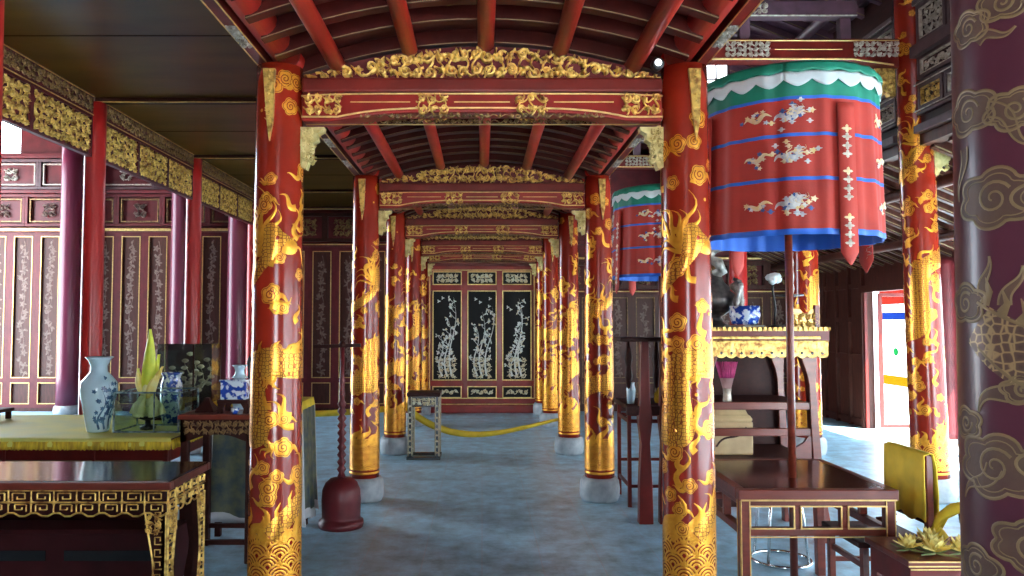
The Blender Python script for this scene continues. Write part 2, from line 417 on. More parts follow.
def bracket(parent, sg, z=2.33):
    """carved corbel under the beam end; sg = side it grows to"""
    mb = MB(); rng = R_(5)
    out = [(0,0),(.03,-.01),(.042,.03),(.035,.06),(.062,.085),(.058,.12),(.09,.14),(.085,.17),(.115,.185),(.12,.205),(0,.205)]
    f = lambda u, v, d: (sg*(.112+u), d, z+v)
    mb.prism(out, f, -.03, .03)
    for s_ in (-1, 1):
        g = lambda u, v, d: (sg*(.112+u), s_*(.03+d), z+v)
        carve(mb, g, .005, .07, .02, .2, .035, rng, .018)
    mb.build('carved_bracket', ['cream_carve'], parent, label='cream and gold carved corbel')
    mb = MB(); fz = lambda u, v, d: (-sg*.02+u, -.125-d, 2.44+v)
    mb.prism([(-.03,.36),(.03,.36),(.022,.10),(.004,0),(-.012,.12)], fz, -.02, .012); carve(mb, fz, -.02, .02, .1, .36, .03, rng, .02)
    mb.build('gilt_tongue', ['gold_carve'], parent, label='pointed gilt wedge')
names = ['nearest', 'second nearest', 'third nearest', 'fourth nearest', 'farthest']
protoL = None
for i, nm in enumerate(names):
    y = ROW[i+1]
    for side, sx in (('left', -1), ('right', 1)):
        if i == 0:
            lb = 'tall red column with gold dragon, ' + ('nearest on the left beside the carved altar table' if sx < 0 else 'nearest on the right beside the square red table')
        else:
            lb = f'red column with gold dragon, {nm} in the {side} row of the aisle'
        if i == 0:
            c = column(11 if sx < 0 else 12, (sx*CX, y, 0), lb, 'column', G1, rz=0)
            bracket(c, -sx)
            if sx < 0: protoL = c
            else: protoR = c
        else:
            c = copy_tree(protoL if sx < 0 else protoR, (sx*CX, y, 0), lb)
            for ch in c.children:
                if ch.name.split('.')[0] == 'gilding': ch.rotation_euler = (0,0,(i*1.3+(.8 if sx > 0 else 0)))
            if i == 4: c.location = (sx*CX, 13.0, 0)
# outer gilded columns on the right (beside the parasols)
for k, (y, lb, lean) in enumerate(((ROW[2], 'tall red and gold column near the bright doorway, right of the big parasol', -.02),
                             (ROW[3], 'gold column seen behind the altar under the big parasol', 0), (ROW[4], 'plain pinkish red column far behind the altar bowl', 0))):
    if k < 2:
        if k == 0: oc = column(21, (RX, y, 0), lb, 'column', 'gilded columns of the outer right row', R=.145, H=4.7); c = oc; c.location.x = RX+.075
        else: c = copy_tree(oc, (RX, y, 0), lb, rz=.9)
    else:
        c = thing('painted_column', lb, 'column', (RX, y, 0), kind='thing')
        m = MB(); m.lathe(shaft_prof(.13, 4.7), seg=32); m.build('shaft', 'red_post', c)
        m = MB(); m.lathe([(.16,0),(.175,.05),(.17,.16),(.14,.2)], seg=32); m.build('stone_base', 'stone', c)
    c.rotation_euler = (0, lean, c.rotation_euler.z)
# near column at the right edge of the view, and its partner at the left edge
def near_column(sx, lb):
    R, H = .142, 2.84
    t = thing('painted_column', lb, 'column', (sx*CX+(.026 if sx>0 else 0), ROW[0], 0), 'near columns beside the viewer', kind='thing')
    m = MB(); m.lathe(shaft_prof(R, H), seg=64); m.build('shaft', 'shaft_shaded' if sx > 0 else 'red_post', t)
    m = MB(); m.lathe([(R*1.24,0),(R*1.38,.06),(R*1.33,.17),(R*1.1,.2),(0,.2)], seg=36); m.build('stone_base', 'stone', t)
    if sx < 0: return t
    mb = MB(); C = 2*pi*R; a0 = -math.radians(35)     # angle turned to the camera
    def fn(s_, z, d):
        a = s_/R + a0; r = R*(1.03-.11*(z/H)**1.5)+.0006+d
        return (r*sin(a), -r*cos(a), z)
    def lobed(s0, z0, sz, ph, k, sgn, sy=.85, asp=1.25):
        rad = lambda q: sz*(.78+.22*abs(sin(k*q/2+ph)))
        rf = lambda q, f: (s0+f*asp*rad(q)*cos(q), z0+f*sy*rad(q)*sin(q))
        vs = [fn(s0, z0, .0003)]; fs = []; sg = 44; rings = 5
        for j in range(1, rings+1):
            for i in range(sg): u, v = rf(2*pi*i/sg, j/rings); vs.append(fn(u, v, .0003))
        for i in range(sg):
            l = (i+1) % sg; fs.append((0, 1+i, 1+l))
            for j in range(rings-1): fs.append((1+j*sg+i, 1+(j+1)*sg+i, 1+(j+1)*sg+l, 1+j*sg+l))
        mb.add(vs, fs, 0, True)
        for f, w in ((1., .006), (.80, .0025)):
            mb.strip([rf(2*pi*i/60, f) for i in range(61)], w, fn, .0012, .0005, 1)
        n = 30; mb.strip(spiral(s0, z0, sz*.5, 1.6, ph, sgn, n), [.006*(1-.4*i/29) for i in range(n)], fn, .0012, .0006, 1)
    def tail(s0, z0, s1, z1, w, amp):
        n = 20; P = wavy(s0, z0, s1, z1, amp, 1., n); mb.strip(P, taper(w, n, 1.3), fn, .0004, .0002, 0, 4)
        W = taper(w, n, 1.3)
        for sg in (-1, 1):
            Q = []
            for i in range(n):
                a, b = P[max(0, i-1)], P[min(n-1, i+1)]; L = sqrt((b[0]-a[0])**2+(b[1]-a[1])**2) or 1
                Q.append((P[i][0]-(b[1]-a[1])/L*sg*W[i]/2, P[i][1]+(b[0]-a[0])/L*sg*W[i]/2))
            mb.strip(Q, .004, fn, .001, .0005, 1)
    # s: 0 = facing the camera, negative to the left edge; heights from the picture
    for (s0, z0, sz, ph, k, sg) in ((-.120,2.105,.040,.3,5,1), (-.05,2.13,.040,1.,5,-1), (-.125,1.945,.052,.2,5,1), (-.035,1.93,.045,.9,6,-1), (-.075,1.775,.066,.5,6,1), (.03,1.77,.06,0,5,-1),
                                   (-.145,1.585,.045,.8,5,1), (-.15,1.36,.036,.2,5,-1), (-.085,1.29,.070,.6,6,1), (.02,1.30,.055,.1,5,-1), (-.035,1.43,.03,.4,5,1), (-.13,1.10,.047,.9,5,1), (-.03,1.16,.055,.2,6,-1),
                                   (-.10,.90,.06,.4,6,1), (0,.84,.05,.1,5,-1), (.14,1.5,.06,.3,6,1), (.16,1.9,.05,.3,5,1), (.15,1.1,.06,.3,6,1), (.3,1.7,.06,.3,6,1), (.35,1.3,.06,.3,6,1), (-.3,1.7,.06,.3,6,1), (-.3,1.3,.06,.3,6,1)):
        lobed(s0, z0, sz, ph, k, sg)
    for a in ((-.08,1.94,.0,1.86,.028,.01), (-.14,1.88,-.16,1.78,.02,.006), (-.10,1.60,-.085,1.67,.02,.004), (-.06,1.58,-.03,1.65,.022,.005), (-.085,1.29,-.16,1.22,.03,.008), (-.10,2.07,-.03,2.08,.02,.008)): tail(*a)
    n = 30; P = [(-.112+.215*t, 1.545-.06*t-.035*sin(pi*t)) for t in [i/(n-1) for i in range(n)]]          # scaly body
    mb.strip(P, [.11*(.75+.25*sin(pi*i/(n-1))) for i in range(n)], fn, .0016, .0006, 2, 6)
    for sg in (-1, 1): mb.strip([(p[0], p[1]+sg*.055*(.75+.25*sin(pi*i/(n-1)))) for i, p in enumerate(P)], .006, fn, .0012, .001, 1)
    for i in range(2, n-2, 4):
        p = P[i]; mb.strip([(p[0], p[1]+.05), (p[0]+.012, p[1]+.072), (p[0]+.004, p[1]+.098)], [.022,.012,.002], fn, .001, .0005, 1)
    tail(-.02, 1.46, -.115, 1.385, .045, .014)
    mb.build('gilding', ['gold_shaded','gold_edge','scales_shaded'], t, label='gold outlined clouds and scaly dragon in shade tones')
    return t
near_column(1, 'shade-toned column with outlined cloud painting filling the right edge of the view')
near_column(-1.044, 'red column just showing as a sliver at the left edge')

# ------------------------------------------------------------------ cross beams of the aisle
def cross_beam(label):
    t = thing('cross_beam', label, 'beam', (0,0,0), 'carved cross beams over the aisle', kind='thing')
    L = .905
    f = lambda u, v, d: (u, d, v)
    m = MB(); m.prism([(-L,2.70),(L,2.70),(L,2.775),(-L,2.775)], f, -.075, .075); m.build('top_bar', 'redwood', t, bevel=.012)
    m = MB()
    up = [(-L,2.615+.085*0)] ; N = 24
    bot = lambda u: 2.555+.045*max(0, 1-(abs(u)/.72)**4) if abs(u) < .72 else 2.555
    poly = [(u, bot(u)) for u in [-L+2*L*i/N for i in range(N+1)]] + [(L,2.70),(-L,2.70)]
    m.prism(poly, f, -.065, .065); m.build('beam_body', 'beam_red', t, bevel=.01)
    m = MB()
    for sg in (-1, 1):
        g = lambda u, v, d: (u, sg*(.065+d), v)
        m.strip([(u, bot(u)+.022) for u in [-L+2*L*i/40 for i in range(41)]], .010, g, .010, 0, 0)
        m.strip([(u, 2.694-.012*(abs(u)/L)**6) for u in [-L+2*L*i/40 for i in range(41)]], .009, g, .010, 0, 0)
        for a, b in ((-.66,-.36), (-.14,.14), (.36,.66)): m.strip([(a, 2.652), (b, 2.652)], .006, g, .006, 0, 0)
    m.strip([(-L+.01, 0), (L-.01, 0)], .02, lambda u, v, d: (u, v, bot(u)-d), .004, 0, 0)
    m.build('gold_moulding', 'gold_line', t)
    rng = R_(77)
    m = MB()                                                       # carved lip under the beam
    for sg in (-1, 1):
        g = lambda u, v, d: (u, sg*(.052+d), v)
        carve(m, g, -.62, .62, 2.572, 2.598, .03, rng, .018, dens=.8)
    m.build('carved_lip', 'carve_dark', t)
    for (a, b) in ((-L+.01,-.70), (-.33,-.17), (.17,.33), (.70, L-.01)):
        m = MB()
        for sg in (-1, 1):
            g = lambda u, v, d: (u, sg*(.064+d), v)
            carve(m, g, a, b, 2.585, 2.695, .05, rng, .026, w=.014)
        m.build('carved_ornament', 'gold_carve', t)
    return t
def arch(x): return 2.965-.185*x*x
def carved_crest(label):
    """gilt foliage panel standing on the beam under the vault"""
    t = thing('carved_crest', label, 'carving', (0,0,0), 'gilt foliage crests on the beams', kind='thing')
    m = MB(); N = 20
    poly = [(-.9,2.777),(.9,2.777)] + [(u, arch(u)-.012) for u in [.9-1.8*i/N for i in range(N+1)]]
    m.prism(poly, lambda u, v, d: (u, d, v), -.012, .012); m.build('backing', 'maroon', t)
    m = MB(); rng = R_(31)
    for sg in (-1, 1):
        g = lambda u, v, d: (u, sg*(.012+d), v)
        for i in range(30):
            u = -.87+1.74*i/29; hgt = arch(u)-2.79
            ny = 3 if hgt > .14 else 2
            carve(m, g, u-.035, u+.035, 2.785, arch(u)-.02, .07, rng, .035, w=.019)
    m.build('foliage', 'gold_carve', t)
    return t
bm = []
ordn = ['first', 'second', 'third', 'fourth', 'fifth']
for i in range(5):
    lb1 = f'red beam with gilt carved ends, {ordn[i]} across the aisle from the viewer'
    lb2 = f'gilt foliage crest standing on the {ordn[i]} beam over the aisle'
    y = 13.0 if i == 4 else ROW[i+1]
    if i == 0: b0 = cross_beam(lb1); c0 = carved_crest(lb2); b0.location = (0,y,0); c0.location = (0,y,0)
    else: copy_tree(b0, (0,y,0), lb1); copy_tree(c0, (0,y,0), lb2)

# ------------------------------------------------------------------ vaulted ceiling of the aisle
PUR = (-.74, -.37, .02, .40, .77)
for k in range(5):
    y0, y1 = ROW[k]+.0, ROW[k+1]
    if k == 4: y1 = YB-.05
    t = struct(f'ceiling_vault_{k+1}', (0,0,0))
    m = MB(); N = 16
    xs = [-1.0+2.0*i/N for i in range(N+1)]
    vs = [(x, y, arch(x)+.125) for y in (y0, y1) for x in xs] + [(x, y, arch(x)+.155) for y in (y0, y1) for x in xs]
    n = N+1; fs = []
    for i in range(N):
        fs += [(i, i+1, n+i+1, n+i), (2*n+i, 3*n+i, 3*n+i+1, 2*n+i+1)]
    m.add(vs, fs, 0, True); m.build('boards', 'rib', t)
    yy = y0+.13; 
    while yy < y1-.08:
        m = MB()
        vs = []
        for (dy, dz) in ((-.03,.048),(.03,.048),(.03,.125),(-.03,.125)):
            vs += [(x, yy+dy, arch(x)+dz) for x in xs]
        fs = []
        for q in range(4):
            for i in range(N): fs.append((q*n+i, ((q+1) % 4)*n+i, ((q+1) % 4)*n+i+1, q*n+i+1))
        m.add(vs, fs, 0, False)
        m.strip([(x, 0) for x in xs], .005, lambda u, v, d: (u, yy-.031-d, arch(u)+.052+v), .002, 0, 1)
        m.build('rib', ['rib','gold_edge'], t); yy += .235
    for x in PUR:
        m = MB(); m.tube([(x, y0, arch(x)), (x, y1, arch(x))], .042, 14); m.build('purlin', 'red', t)
    for sg in (-1, 1):
        m = MB(); m.tube([(sg*1.0, y0, 2.915), (sg*1.0, y1, 2.915)], .072, 16); m.build('wall_plate', 'red', t)
        m = MB(); m.box(min(sg*1.075, sg*1.14), max(sg*1.075, sg*1.14), y0, y1, 2.85, 3.02)
        m.build('plate_board', 'redwood', t)
        m = MB(); g = under(sg*1.107, y0, 2.85)
        for e in (-.028, .028): m.strip([(e, 0), (e, y1-y0)], .007, g, .006, 0, 0)
        rng = R_(k*7+3)
        nseg = int((y1-y0)/.8)+1
        for q in range(nseg):
            a = (y1-y0)*(q+.08)/nseg; carve(m, g, -.024, .024, a, a+.26, .03, rng, .012, m=1)
            g2 = (lambda u, v, d: (sg*(1.14+d), y0+u, 2.85+v)) if True else None
            carve(m, g2, a, a+.26, .02, .15, .05, rng, .014, m=1)
        m.build('carved_strip', ['gold_line','silver_carve'], t)
        m = MB(); m.box(min(sg*.86, sg*1.06), max(sg*.86, sg*1.06), y0, y1, 3.0, 3.05); m.build('plate_soffit', 'wood_dark', t)

# ------------------------------------------------------------------ left aisle: flat ceiling, red posts, gilt frieze
t = struct('ceiling_left')
m = MB(); m.box(LX-.1, -1.10, -2, YB, 3.55, 3.62); m.build('boards', 'ceil', t)
for y in ROW[1:]:
    m = MB(); m.box(LX, -1.13, y-.035, y+.035, 3.50, 3.55); m.build('batten', 'wood_dark', t, bevel=.008)
    m = MB(); m.strip([(LX, 0), (-1.13, 0)], .012, lambda u, v, d: (u, y-.036-d, 3.507+v), .004); m.build('gold_edge_line', 'gold_line', t)
for y in (2.6, 5.3, 8.0, 10.4):
    m = MB(); m.box(LX, -1.13, y-.006, y+.006, 3.546, 3.551); m.build('seam', 'wood_dark', t)
posts = [(ROW[2], 'smooth red post nearest on the left, behind the yellow clothed table'), (ROW[3], 'smooth red post second in the left row, right of the tall leaf offering'), (ROW[4], 'smooth red post third in the left row, beside the nearest left gilded column'), (13.1, 'smooth red post farthest in the left row, mostly hidden')]
for i, (y, lb) in enumerate(posts):
    if i == 0:
        p0 = thing('red_post', lb, 'post', (LX, y, 0), 'smooth red posts of the left aisle', kind='thing')
        m = MB(); m.lathe([(.092*(1-.06*(z/3.5)), z) for z in [.15+3.35*k/12 for k in range(13)]], seg=28); m.build('shaft', 'red_post', p0)
        m = MB(); m.lathe([(.12,0),(.13,.04),(.125,.12),(.10,.15),(0,.15)], seg=28); m.build('stone_base', 'stone', p0)
    else: copy_tree(p0, (LX, y, 0), lb)
def frieze(y0, y1, label, seed):
    t = thing('carved_frieze', label, 'frieze', (LX, y0, 3.0), 'gilt openwork friezes of the left aisle', kind='thing')
    L = y1-y0; rng = R_(seed); n = 3; pw = (L-.02)/n
    m = MB(); m.box(-.02, .02, 0, L, .37, .55); m.build('top_board', 'maroon', t)
    m = MB()
    for fn in (right_face(.02, 0, .37), left_face(-.02, 0, .37)):
        carve(m, fn, .02, L-.02, .03, .155, .062, rng, .016)
        m.strip([(0, .17), (L, .17)], .012, fn, .008, 0, 1); m.strip([(0, .005), (L, .005)], .014, fn, .008, 0, 1)
    m.build('top_carving', ['carve_dark','gold_line'], t)
    for i in range(n):
        a = .01+i*pw
        p = MB()
        frame(p, right_face(0, a, 0), 0, pw, 0, .37, .022, -.022, .022, 0)
        fo = p.build('panel_frame', 'maroon', t)
        p = MB(); p.box(-.004, .004, a+.02, a+pw-.02, .02, .35); p.build('panel_backing', 'maroon', fo)
        p = MB()
        for fn in (right_face(.004, a, 0), left_face(-.004, a, 0)):
            carve(p, fn, .03, pw-.03, .03, .34, .078, rng, .028, w=.019)
        p.build('gilt_openwork', ['gold_carve'], fo)
    return t
frieze(ROW[1]+.1, ROW[2]-.09, 'gilt openwork frieze nearest on the left, before the first red post', 1)
frieze(ROW[2]+.09, ROW[3]-.09, 'gilt openwork frieze between the first and second red posts', 2)
frieze(ROW[3]+.09, ROW[4]-.09, 'gilt openwork frieze between the second and third red posts', 3)
frieze(ROW[4]+.09, 13.0, 'gilt openwork frieze beyond the third red post', 4)

# ------------------------------------------------------------------ back wall: panelled doors
def leaf(n, x, w, z1, mats, seed):
    """tall panelled leaf with inlaid plant ornament"""
    t = struct(f'door_{n}', (x, YB, 0))
    fr, pn, il, ln = mats
    f = front(0, 0, 0)
    m = MB(); sw = .075
    m.prism([(0,0),(w,0),(w,z1),(0,z1)], f, -.03, 0); m.build('board', pn, t)
    m = MB(); frame(m, f, 0, w, .06, z1, sw, 0, .035); m.prism([(sw,.5),(w-sw,.5),(w-sw,.58),(sw,.58)], f, 0, .034); m.build('stile', fr, t)
    m = MB()
    frame(m, f, sw-.004, w-sw+.004, .58, z1-sw+.004, .014, .02, .042); frame(m, f, sw-.004, w-sw+.004, .13, .5, .012, .02, .042)
    m.build('gold_bead', ln, t)
    m = MB(); rng = R_(seed); g = front(0, -.002, 0)
    zz = .68
    while zz < z1-.2:
        u = w/2+rng.uniform(-.04,.04); k = rng.random()
        if k < .6:
            for q in range(5):
                a = rng.uniform(0, 6.28); m.strip(wavy(u, zz, u+cos(a)*.08, zz+.09*sin(a), .01, .7, 6), swell(.035, 6), g, .003, 0, 0)
        else: m.blob((u, zz), lambda q: .05+.02*cos(5*q), g, .003, 0, 0, 18, 1)
        zz += rng.uniform(.09,.15)
    m.strip(wavy(w/2, .62, w/2, z1-.15, .03, 3, 30), .012, g, .003, 0, 0)
    m.build('inlay', il, t)
    return t
LW = .47; n = 1
x = -8.65
ML = ('maroon','brownwall','inlay_dim','gold_line')
protos = {}
def leaves(xa, cnt, z1, key, mats):
    global n
    for i in range(cnt):
        kk = (key, i % 3)
        if kk not in protos: protos[kk] = leaf(n, xa+i*LW, LW, z1, mats, 50+n)
        else:
            c = copy_tree(protos[kk], (xa+i*LW, YB, 0)); c.name = f'door_{n}'
        n += 1
leaves(-8.72, 11, 3.12, 'L', ML)                 # high left wall
leaves(-3.50, 5, 2.86, 'C', ML)                  # behind the left aisle
leaves(1.20, 9, 2.05, 'R', ('brownwall','brownwall','inlay_dim','carve_dark'))
t = struct('wall_back')
m = MB()
m.box(-9.5, -1.14, YB+.03, YB+.15, 0, 4.50); m.box(1.14, 6.0, YB+.03, YB+.15, 0, 4.6); m.box(-1.14, 1.14, YB+.03, YB+.15, 0, 3.6)
m.box(-8.15, -1.1, YB+.03, YB+.15, 4.5, 6.5); m.box(-1.1, 4.2, YB+.03, YB+.15, 4.4, 6.5)
m.build('boards', 'maroon', t)
m = MB()
m.box(-9.3, -3.6, YB-.07, YB+.03, 3.12, 3.20); m.box(-9.3, -3.6, YB-.10, YB+.03, 3.80, 3.86); m.box(-9.3, -3.6, YB-.12, YB+.03, 4.42, 4.50)
m.box(-3.5, -1.2, YB-.07, YB+.03, 2.86, 2.93); m.box(1.2, 5.6, YB-.07, YB+.03, 2.05, 2.12); m.box(1.2, 5.6, YB-.05, YB+.03, 2.62, 2.70)
m.box(1.2, 5.6, YB-.06, YB+.03, 2.90, 2.96)
m.build('rail', 'maroon', t, bevel=.01)
m = MB(); f = front(0, YB, 0)
for z, a, b, w in ((3.16,-9.3,-3.6,.05), (3.83,-9.3,-3.6,.035), (4.46,-9.3,-3.6,.05), (2.90,-3.5,-1.2,.02), (2.08,1.2,5.6,.02), (2.66,1.2,5.6,.035)):
    m.strip([(a, z), (b, z)], w, f, .01, .09, 0)
m.build('gold_rail_line', 'gold_line', t)
rng = R_(9)
for (z0, z1, mt, im, w) in ((3.22,3.79,'maroon','inlay_dim',.80), (3.87,4.41,'greywood','silver_carve',1.02)):
    xx = -8.80
    while xx < -3.7:
        m = MB(); frame(m, f, xx, xx+w, z0, z1, .05, -.03, .05); o = m.build('transom_frame', mt, t, bevel=.006)
        m = MB(); frame(m, f, xx+.07, xx+w-.07, z0+.08, z1-.08, .02, -.02, .03); m.build('transom_bead', 'carve_dark' if mt == 'maroon' else 'silver_carve', o)
        m = MB(); carve(m, f, xx+w/2-.12, xx+w/2+.12, z0+.16, z1-.16, .11, rng, .03); m.build('transom_carving', im, o)
        xx += w
xx = 1.25
while xx < 5.2:
    m = MB(); frame(m, f, xx, xx+.62, 2.13, 2.6, .06, -.03, .05); o = m.build('transom_frame', 'brownwall', t)
    m = MB(); carve(m, f, xx+.14, xx+.48, 2.2, 2.54, .1, rng, .03); m.build('transom_carving', 'carve_dark', o)
    xx += .62
xx = -3.45
while xx < -1.4:
    m = MB(); frame(m, f, xx, xx+.7, 2.96, 3.45, .05, -.03, .05); o = m.build('transom_frame', 'wood_dark', t)
    m = MB(); carve(m, f, xx+.15, xx+.55, 3.05, 3.36, .1, rng, .03); m.build('transom_carving', 'carve_dark', o)
    xx += .7
# half-round posts along the high back wall
for i, (px, lb) in enumerate(((-7.02,'red wall post tinted purple for skylight left of the nearest red post'), (-5.13,'red wall post tinted purple for skylight beside the second red post'), (-4.16,'red wall post tinted purple for skylight beside the third red post'))):
    if i == 0:
        w0 = thing('wall_post', lb, 'post', (px, YB-.36, 0), 'purplish posts along the back wall', kind='thing')
        m = MB(); m.lathe([(.175-.012*z/4.6, z) for z in [.15+4.5*k/10 for k in range(11)]], seg=30); m.build('shaft', 'wall_post', w0)
        m = MB(); m.lathe([(.2,0),(.21,.05),(.2,.12),(.175,.15),(0,.15)], seg=30); m.build('stone_base', 'stone', w0)
    else: copy_tree(w0, (px, YB-.36, 0), lb)
# central panelled door with black inlaid panels
t = struct('door_centre', (0, 13.30, 0), 'red door of three black panels inlaid with pearl flowering trees')
f = front(0, 0, 0)
m = MB(); m.box(-1.14, 1.14, 0, .12, 0, 2.62); m.build('board', 'redwood', t)
m = MB(); frame(m, f, -.98, .98, .14, 2.52, .10, 0, .05)
for u in (-.30, .30): m.prism([(u-.05,.2),(u+.05,.2),(u+.05,2.45),(u-.05,2.45)], f, 0, .05)
for v in (.50, 2.14): m.prism([(-.9,v-.05),(.9,v-.05),(.9,v+.05),(-.9,v+.05)], f, 0, .045)
m.prism([(-1.14,.0),(1.14,.0),(1.14,.14),(-1.14,.14)], f, 0, .10)
m.build('stile', 'beam_red', t, bevel=.008)
m = MB(); frame(m, f, -.905, .905, .24, 2.45, .012, .04, .062)
rng = R_(4)
for k, u in enumerate((-.60, 0, .60)):
    for (a, b) in ((.55,2.09), (.25,.45), (2.19,2.42)): frame(m, f, u-.25, u+.25, a, b, .014, .03, .058)
m.strip([(-1.1,.15), (1.1,.15)], .02, f, .01, .1)
m.build('gold_bead', 'gold_line', t)
for k, u in enumerate((-.60, 0, .60)):
    m = MB(); m.prism([(u-.24,.56),(u+.24,.56),(u+.24,2.08),(u-.24,2.08)], f, 0, .012); pb = m.build('black_panel', 'black_matt', t)
    m = MB(); g = front(0, -.012, 0)
    for s_ in range(3):
        x0 = u+(-.08+.08*s_); P = wavy(x0, .62, x0+rng.uniform(-.1,.1), 1.3+.22*s_+rng.uniform(0,.25), .05, 1., 16)
        m.strip(P, taper(.035, 16), g, .002, 0, 0)
        for q in range(12):
            p = P[3+q]; a = rng.choice((rng.uniform(.2,1.2), rng.uniform(1.9,2.9))); L = rng.uniform(.05,.13)
            e = (max(u-.21, min(u+.21, p[0]+L*cos(a))), p[1]+L*sin(a))
            m.strip(wavy(p[0], p[1], e[0], e[1], .008, .7, 6), .008, g, .002, 0, 0)
            for w in range(3):
                b = rng.uniform(0, 6.28); m.strip(wavy(e[0], e[1], e[0]+.045*cos(b), e[1]+.05*sin(b), .004, .5, 5), swell(.024, 5), g, .002, .001, rng.choice((0,0,1)))
            if q % 4 == 1: m.blob(e, lambda z: .024+.01*cos(5*z), g, .003, .001, 0, 15, 1)
    carve(m, g, u-.17, u+.17, .58, .95, .10, rng, .003, m=1, w=.018)
    for q in range(4): m.blob((u+rng.uniform(-.16,.16), rng.uniform(1.75,2.0)), lambda z: .022+.012*cos(3*z), g, .003, 0, 0, 12, 1)
    m.build('pearl_inlay', ['pearl','pearl_warm'], pb)
    m = MB()
    for (a, b) in ((.27,.43), (2.21,2.40)):
        m.prism([(u-.235,a-.01),(u+.235,a-.01),(u+.235,b+.01),(u-.235,b+.01)], f, 0, .012, 0); carve(m, g, u-.19, u+.19, a+.02, b-.02, .08, rng, .006, m=1)
    m.build('small_panel', ['black_matt','pearl_warm'], t)

# ------------------------------------------------------------------ right aisle: beams, panel frieze, roofs, side wall
def aisle_beam(label):
    t = thing('aisle_beam', label, 'beam', (0,0,0), 'beams of the right aisle', kind='thing')
    f = lambda u, v, d: (u, d, v); a, b = 1.17, 3.705
    m = MB(); m.prism([(a,3.87),(b-.4,3.87),(b,3.80),(b,4.07),(a,4.07)], f, -.07, .07); m.build('beam_body', 'redwood', t, bevel=.012)
    m = MB()
    for sg in (-1, 1):
        g = lambda u, v, d: (u, sg*(.07+d), v)
        m.strip([(a,3.885),(b-.42,3.885),(b-.05,3.83)], .016, g, .008); m.strip([(a,4.05),(b,4.05)], .012, g, .008)
        m.strip([(1.3,3.97),(2.1,3.97)], .008, g, .006); m.strip([(2.6,3.97),(3.2,3.97)], .008, g, .006)
    m.build('gold_moulding', 'gold_line', t)
    rng = R_(3)
    for (p, q) in ((1.2,1.36), (2.16,2.56), (3.3,3.7)):
        m = MB()
        for sg in (-1, 1):
            g = lambda u, v, d: (u, sg*(.07+d), v); carve(m, g, p, q, 3.90, 4.04, .05, rng, .022)
        m.build('carved_ornament', 'silver_carve', t)
    m = MB(); m.box(2.25, 3.35, -.05, .05, 4.27, 4.42); m.box(2.30, 2.40, -.04, .04, 4.07, 4.27); m.box(3.2, 3.3, -.04, .04, 4.07, 4.27); m.build('upper_beam', 'roofwood', t, bevel=.01)
    m = MB(); g = front(0, -.05, 0); m.strip([(2.25,4.285),(3.35,4.285)], .014, g, .006); carve(m, g, 2.3, 2.55, 4.3, 4.4, .05, rng, .02); m.build('upper_carving', 'silver_carve', t)
    m = MB(); g = lambda u, v, d: (b-.02-u, d, 3.56+v)
    m.prism([(0,0),(.05,0),(.08,.08),(.15,.14),(.18,.25),(0,.25)], g, -.035, .035)
    for sg in (-1, 1): carve(m, (lambda u, v, d: (b-.02-u, sg*(.035+d), 3.56+v)), .01, .12, .03, .24, .045, rng, .014)
    m.build('gilt_bracket', 'gold_carve', t)
    return t
a0 = aisle_beam('dark red beam with carvings above the big parasol'); a0.location = (0, ROW[2], 0)
copy_tree(a0, (0, ROW[3], 0), 'dark red beam farther back above the small parasol')
copy_tree(a0, (0, ROW[4], 0), 'dark red beam farthest back in the right aisle')
def side_frieze(y0, y1, label, seed):
    t = thing('panel_frieze', label, 'frieze', (RX, y0, 0), 'carved panel friezes of the right aisle', kind='thing')
    rng = R_(seed); L = y1-y0; f = left_face(-.03, 0, 0)
    m = MB(); m.box(-.03, .03, 0, L, 3.19, 4.75); m.build('backing', 'wood_dark', t)
    m = MB()
    for (z, w, d) in ((3.22,.07,.07), (3.36,.03,.04), (3.63,.03,.04), (3.90,.10,.09), (4.34,.05,.06), (4.72,.05,.06)): m.prism([(0,z-w/2),(L,z-w/2),(L,z+w/2),(0,z+w/2)], f, 0, d)
    m.build('rail', 'greywood', t, bevel=.006)
    m = MB()
    for z in (3.25, 3.38, 3.61, 3.95, 4.32): m.strip([(0,z),(L,z)], .012, f, .01, .05)
    m.build('pale_moulding', 'silver_carve', t)
    for (z0, z1, w) in ((3.39,3.61,.36), (3.66,3.86,.62), (3.97,4.31,.42)):
        k = max(1, int(L/w)); w = L/k
        for i in range(k):
            m = MB(); frame(m, f, i*w+.015, (i+1)*w-.015, z0, z1, .03, 0, .035); fo = m.build('panel_frame', 'greywood', t)
            m = MB(); carve(m, f, i*w+.09, (i+1)*w-.09, z0+.05, z1-.05, .075, rng, .02); frame(m, f, i*w+.05, (i+1)*w-.05, z0+.035, z1-.035, .009, 0, .03)
            m.build('panel_carving', 'gold_carve' if (i+int(z0*7)) % 4 == 1 else 'silver_carve', fo)
    return t
side_frieze(3.95, ROW[2]-.165, 'carved panel frieze right of the gold column beside the dark near column', 1)
side_frieze(ROW[2]+.165, ROW[3]-.165, 'carved panel frieze between big parasol and the gold column', 2)
side_frieze(ROW[3]+.165, ROW[4]-.15, 'carved panel frieze farthest along the right aisle', 3)
# corbel with drooping carving on the outer side of the near outer column
m = MB(); rng = R_(8)
g = lambda u, v, d: (RX+.12+u, ROW[2]-.03-d, 2.86+v)
m.prism([(0,0),(.05,-.02),(.09,.06),(.16,.12),(.2,.30),(0,.34)], g, -.03, .03); carve(m, g, 0, .16, .02, .3, .05, rng, .03, m=0)
tag(m.build('carved_bracket', ['cream_carve']), 'cream carved bracket on the outer gold column by the doorway', 'bracket', kind='thing')
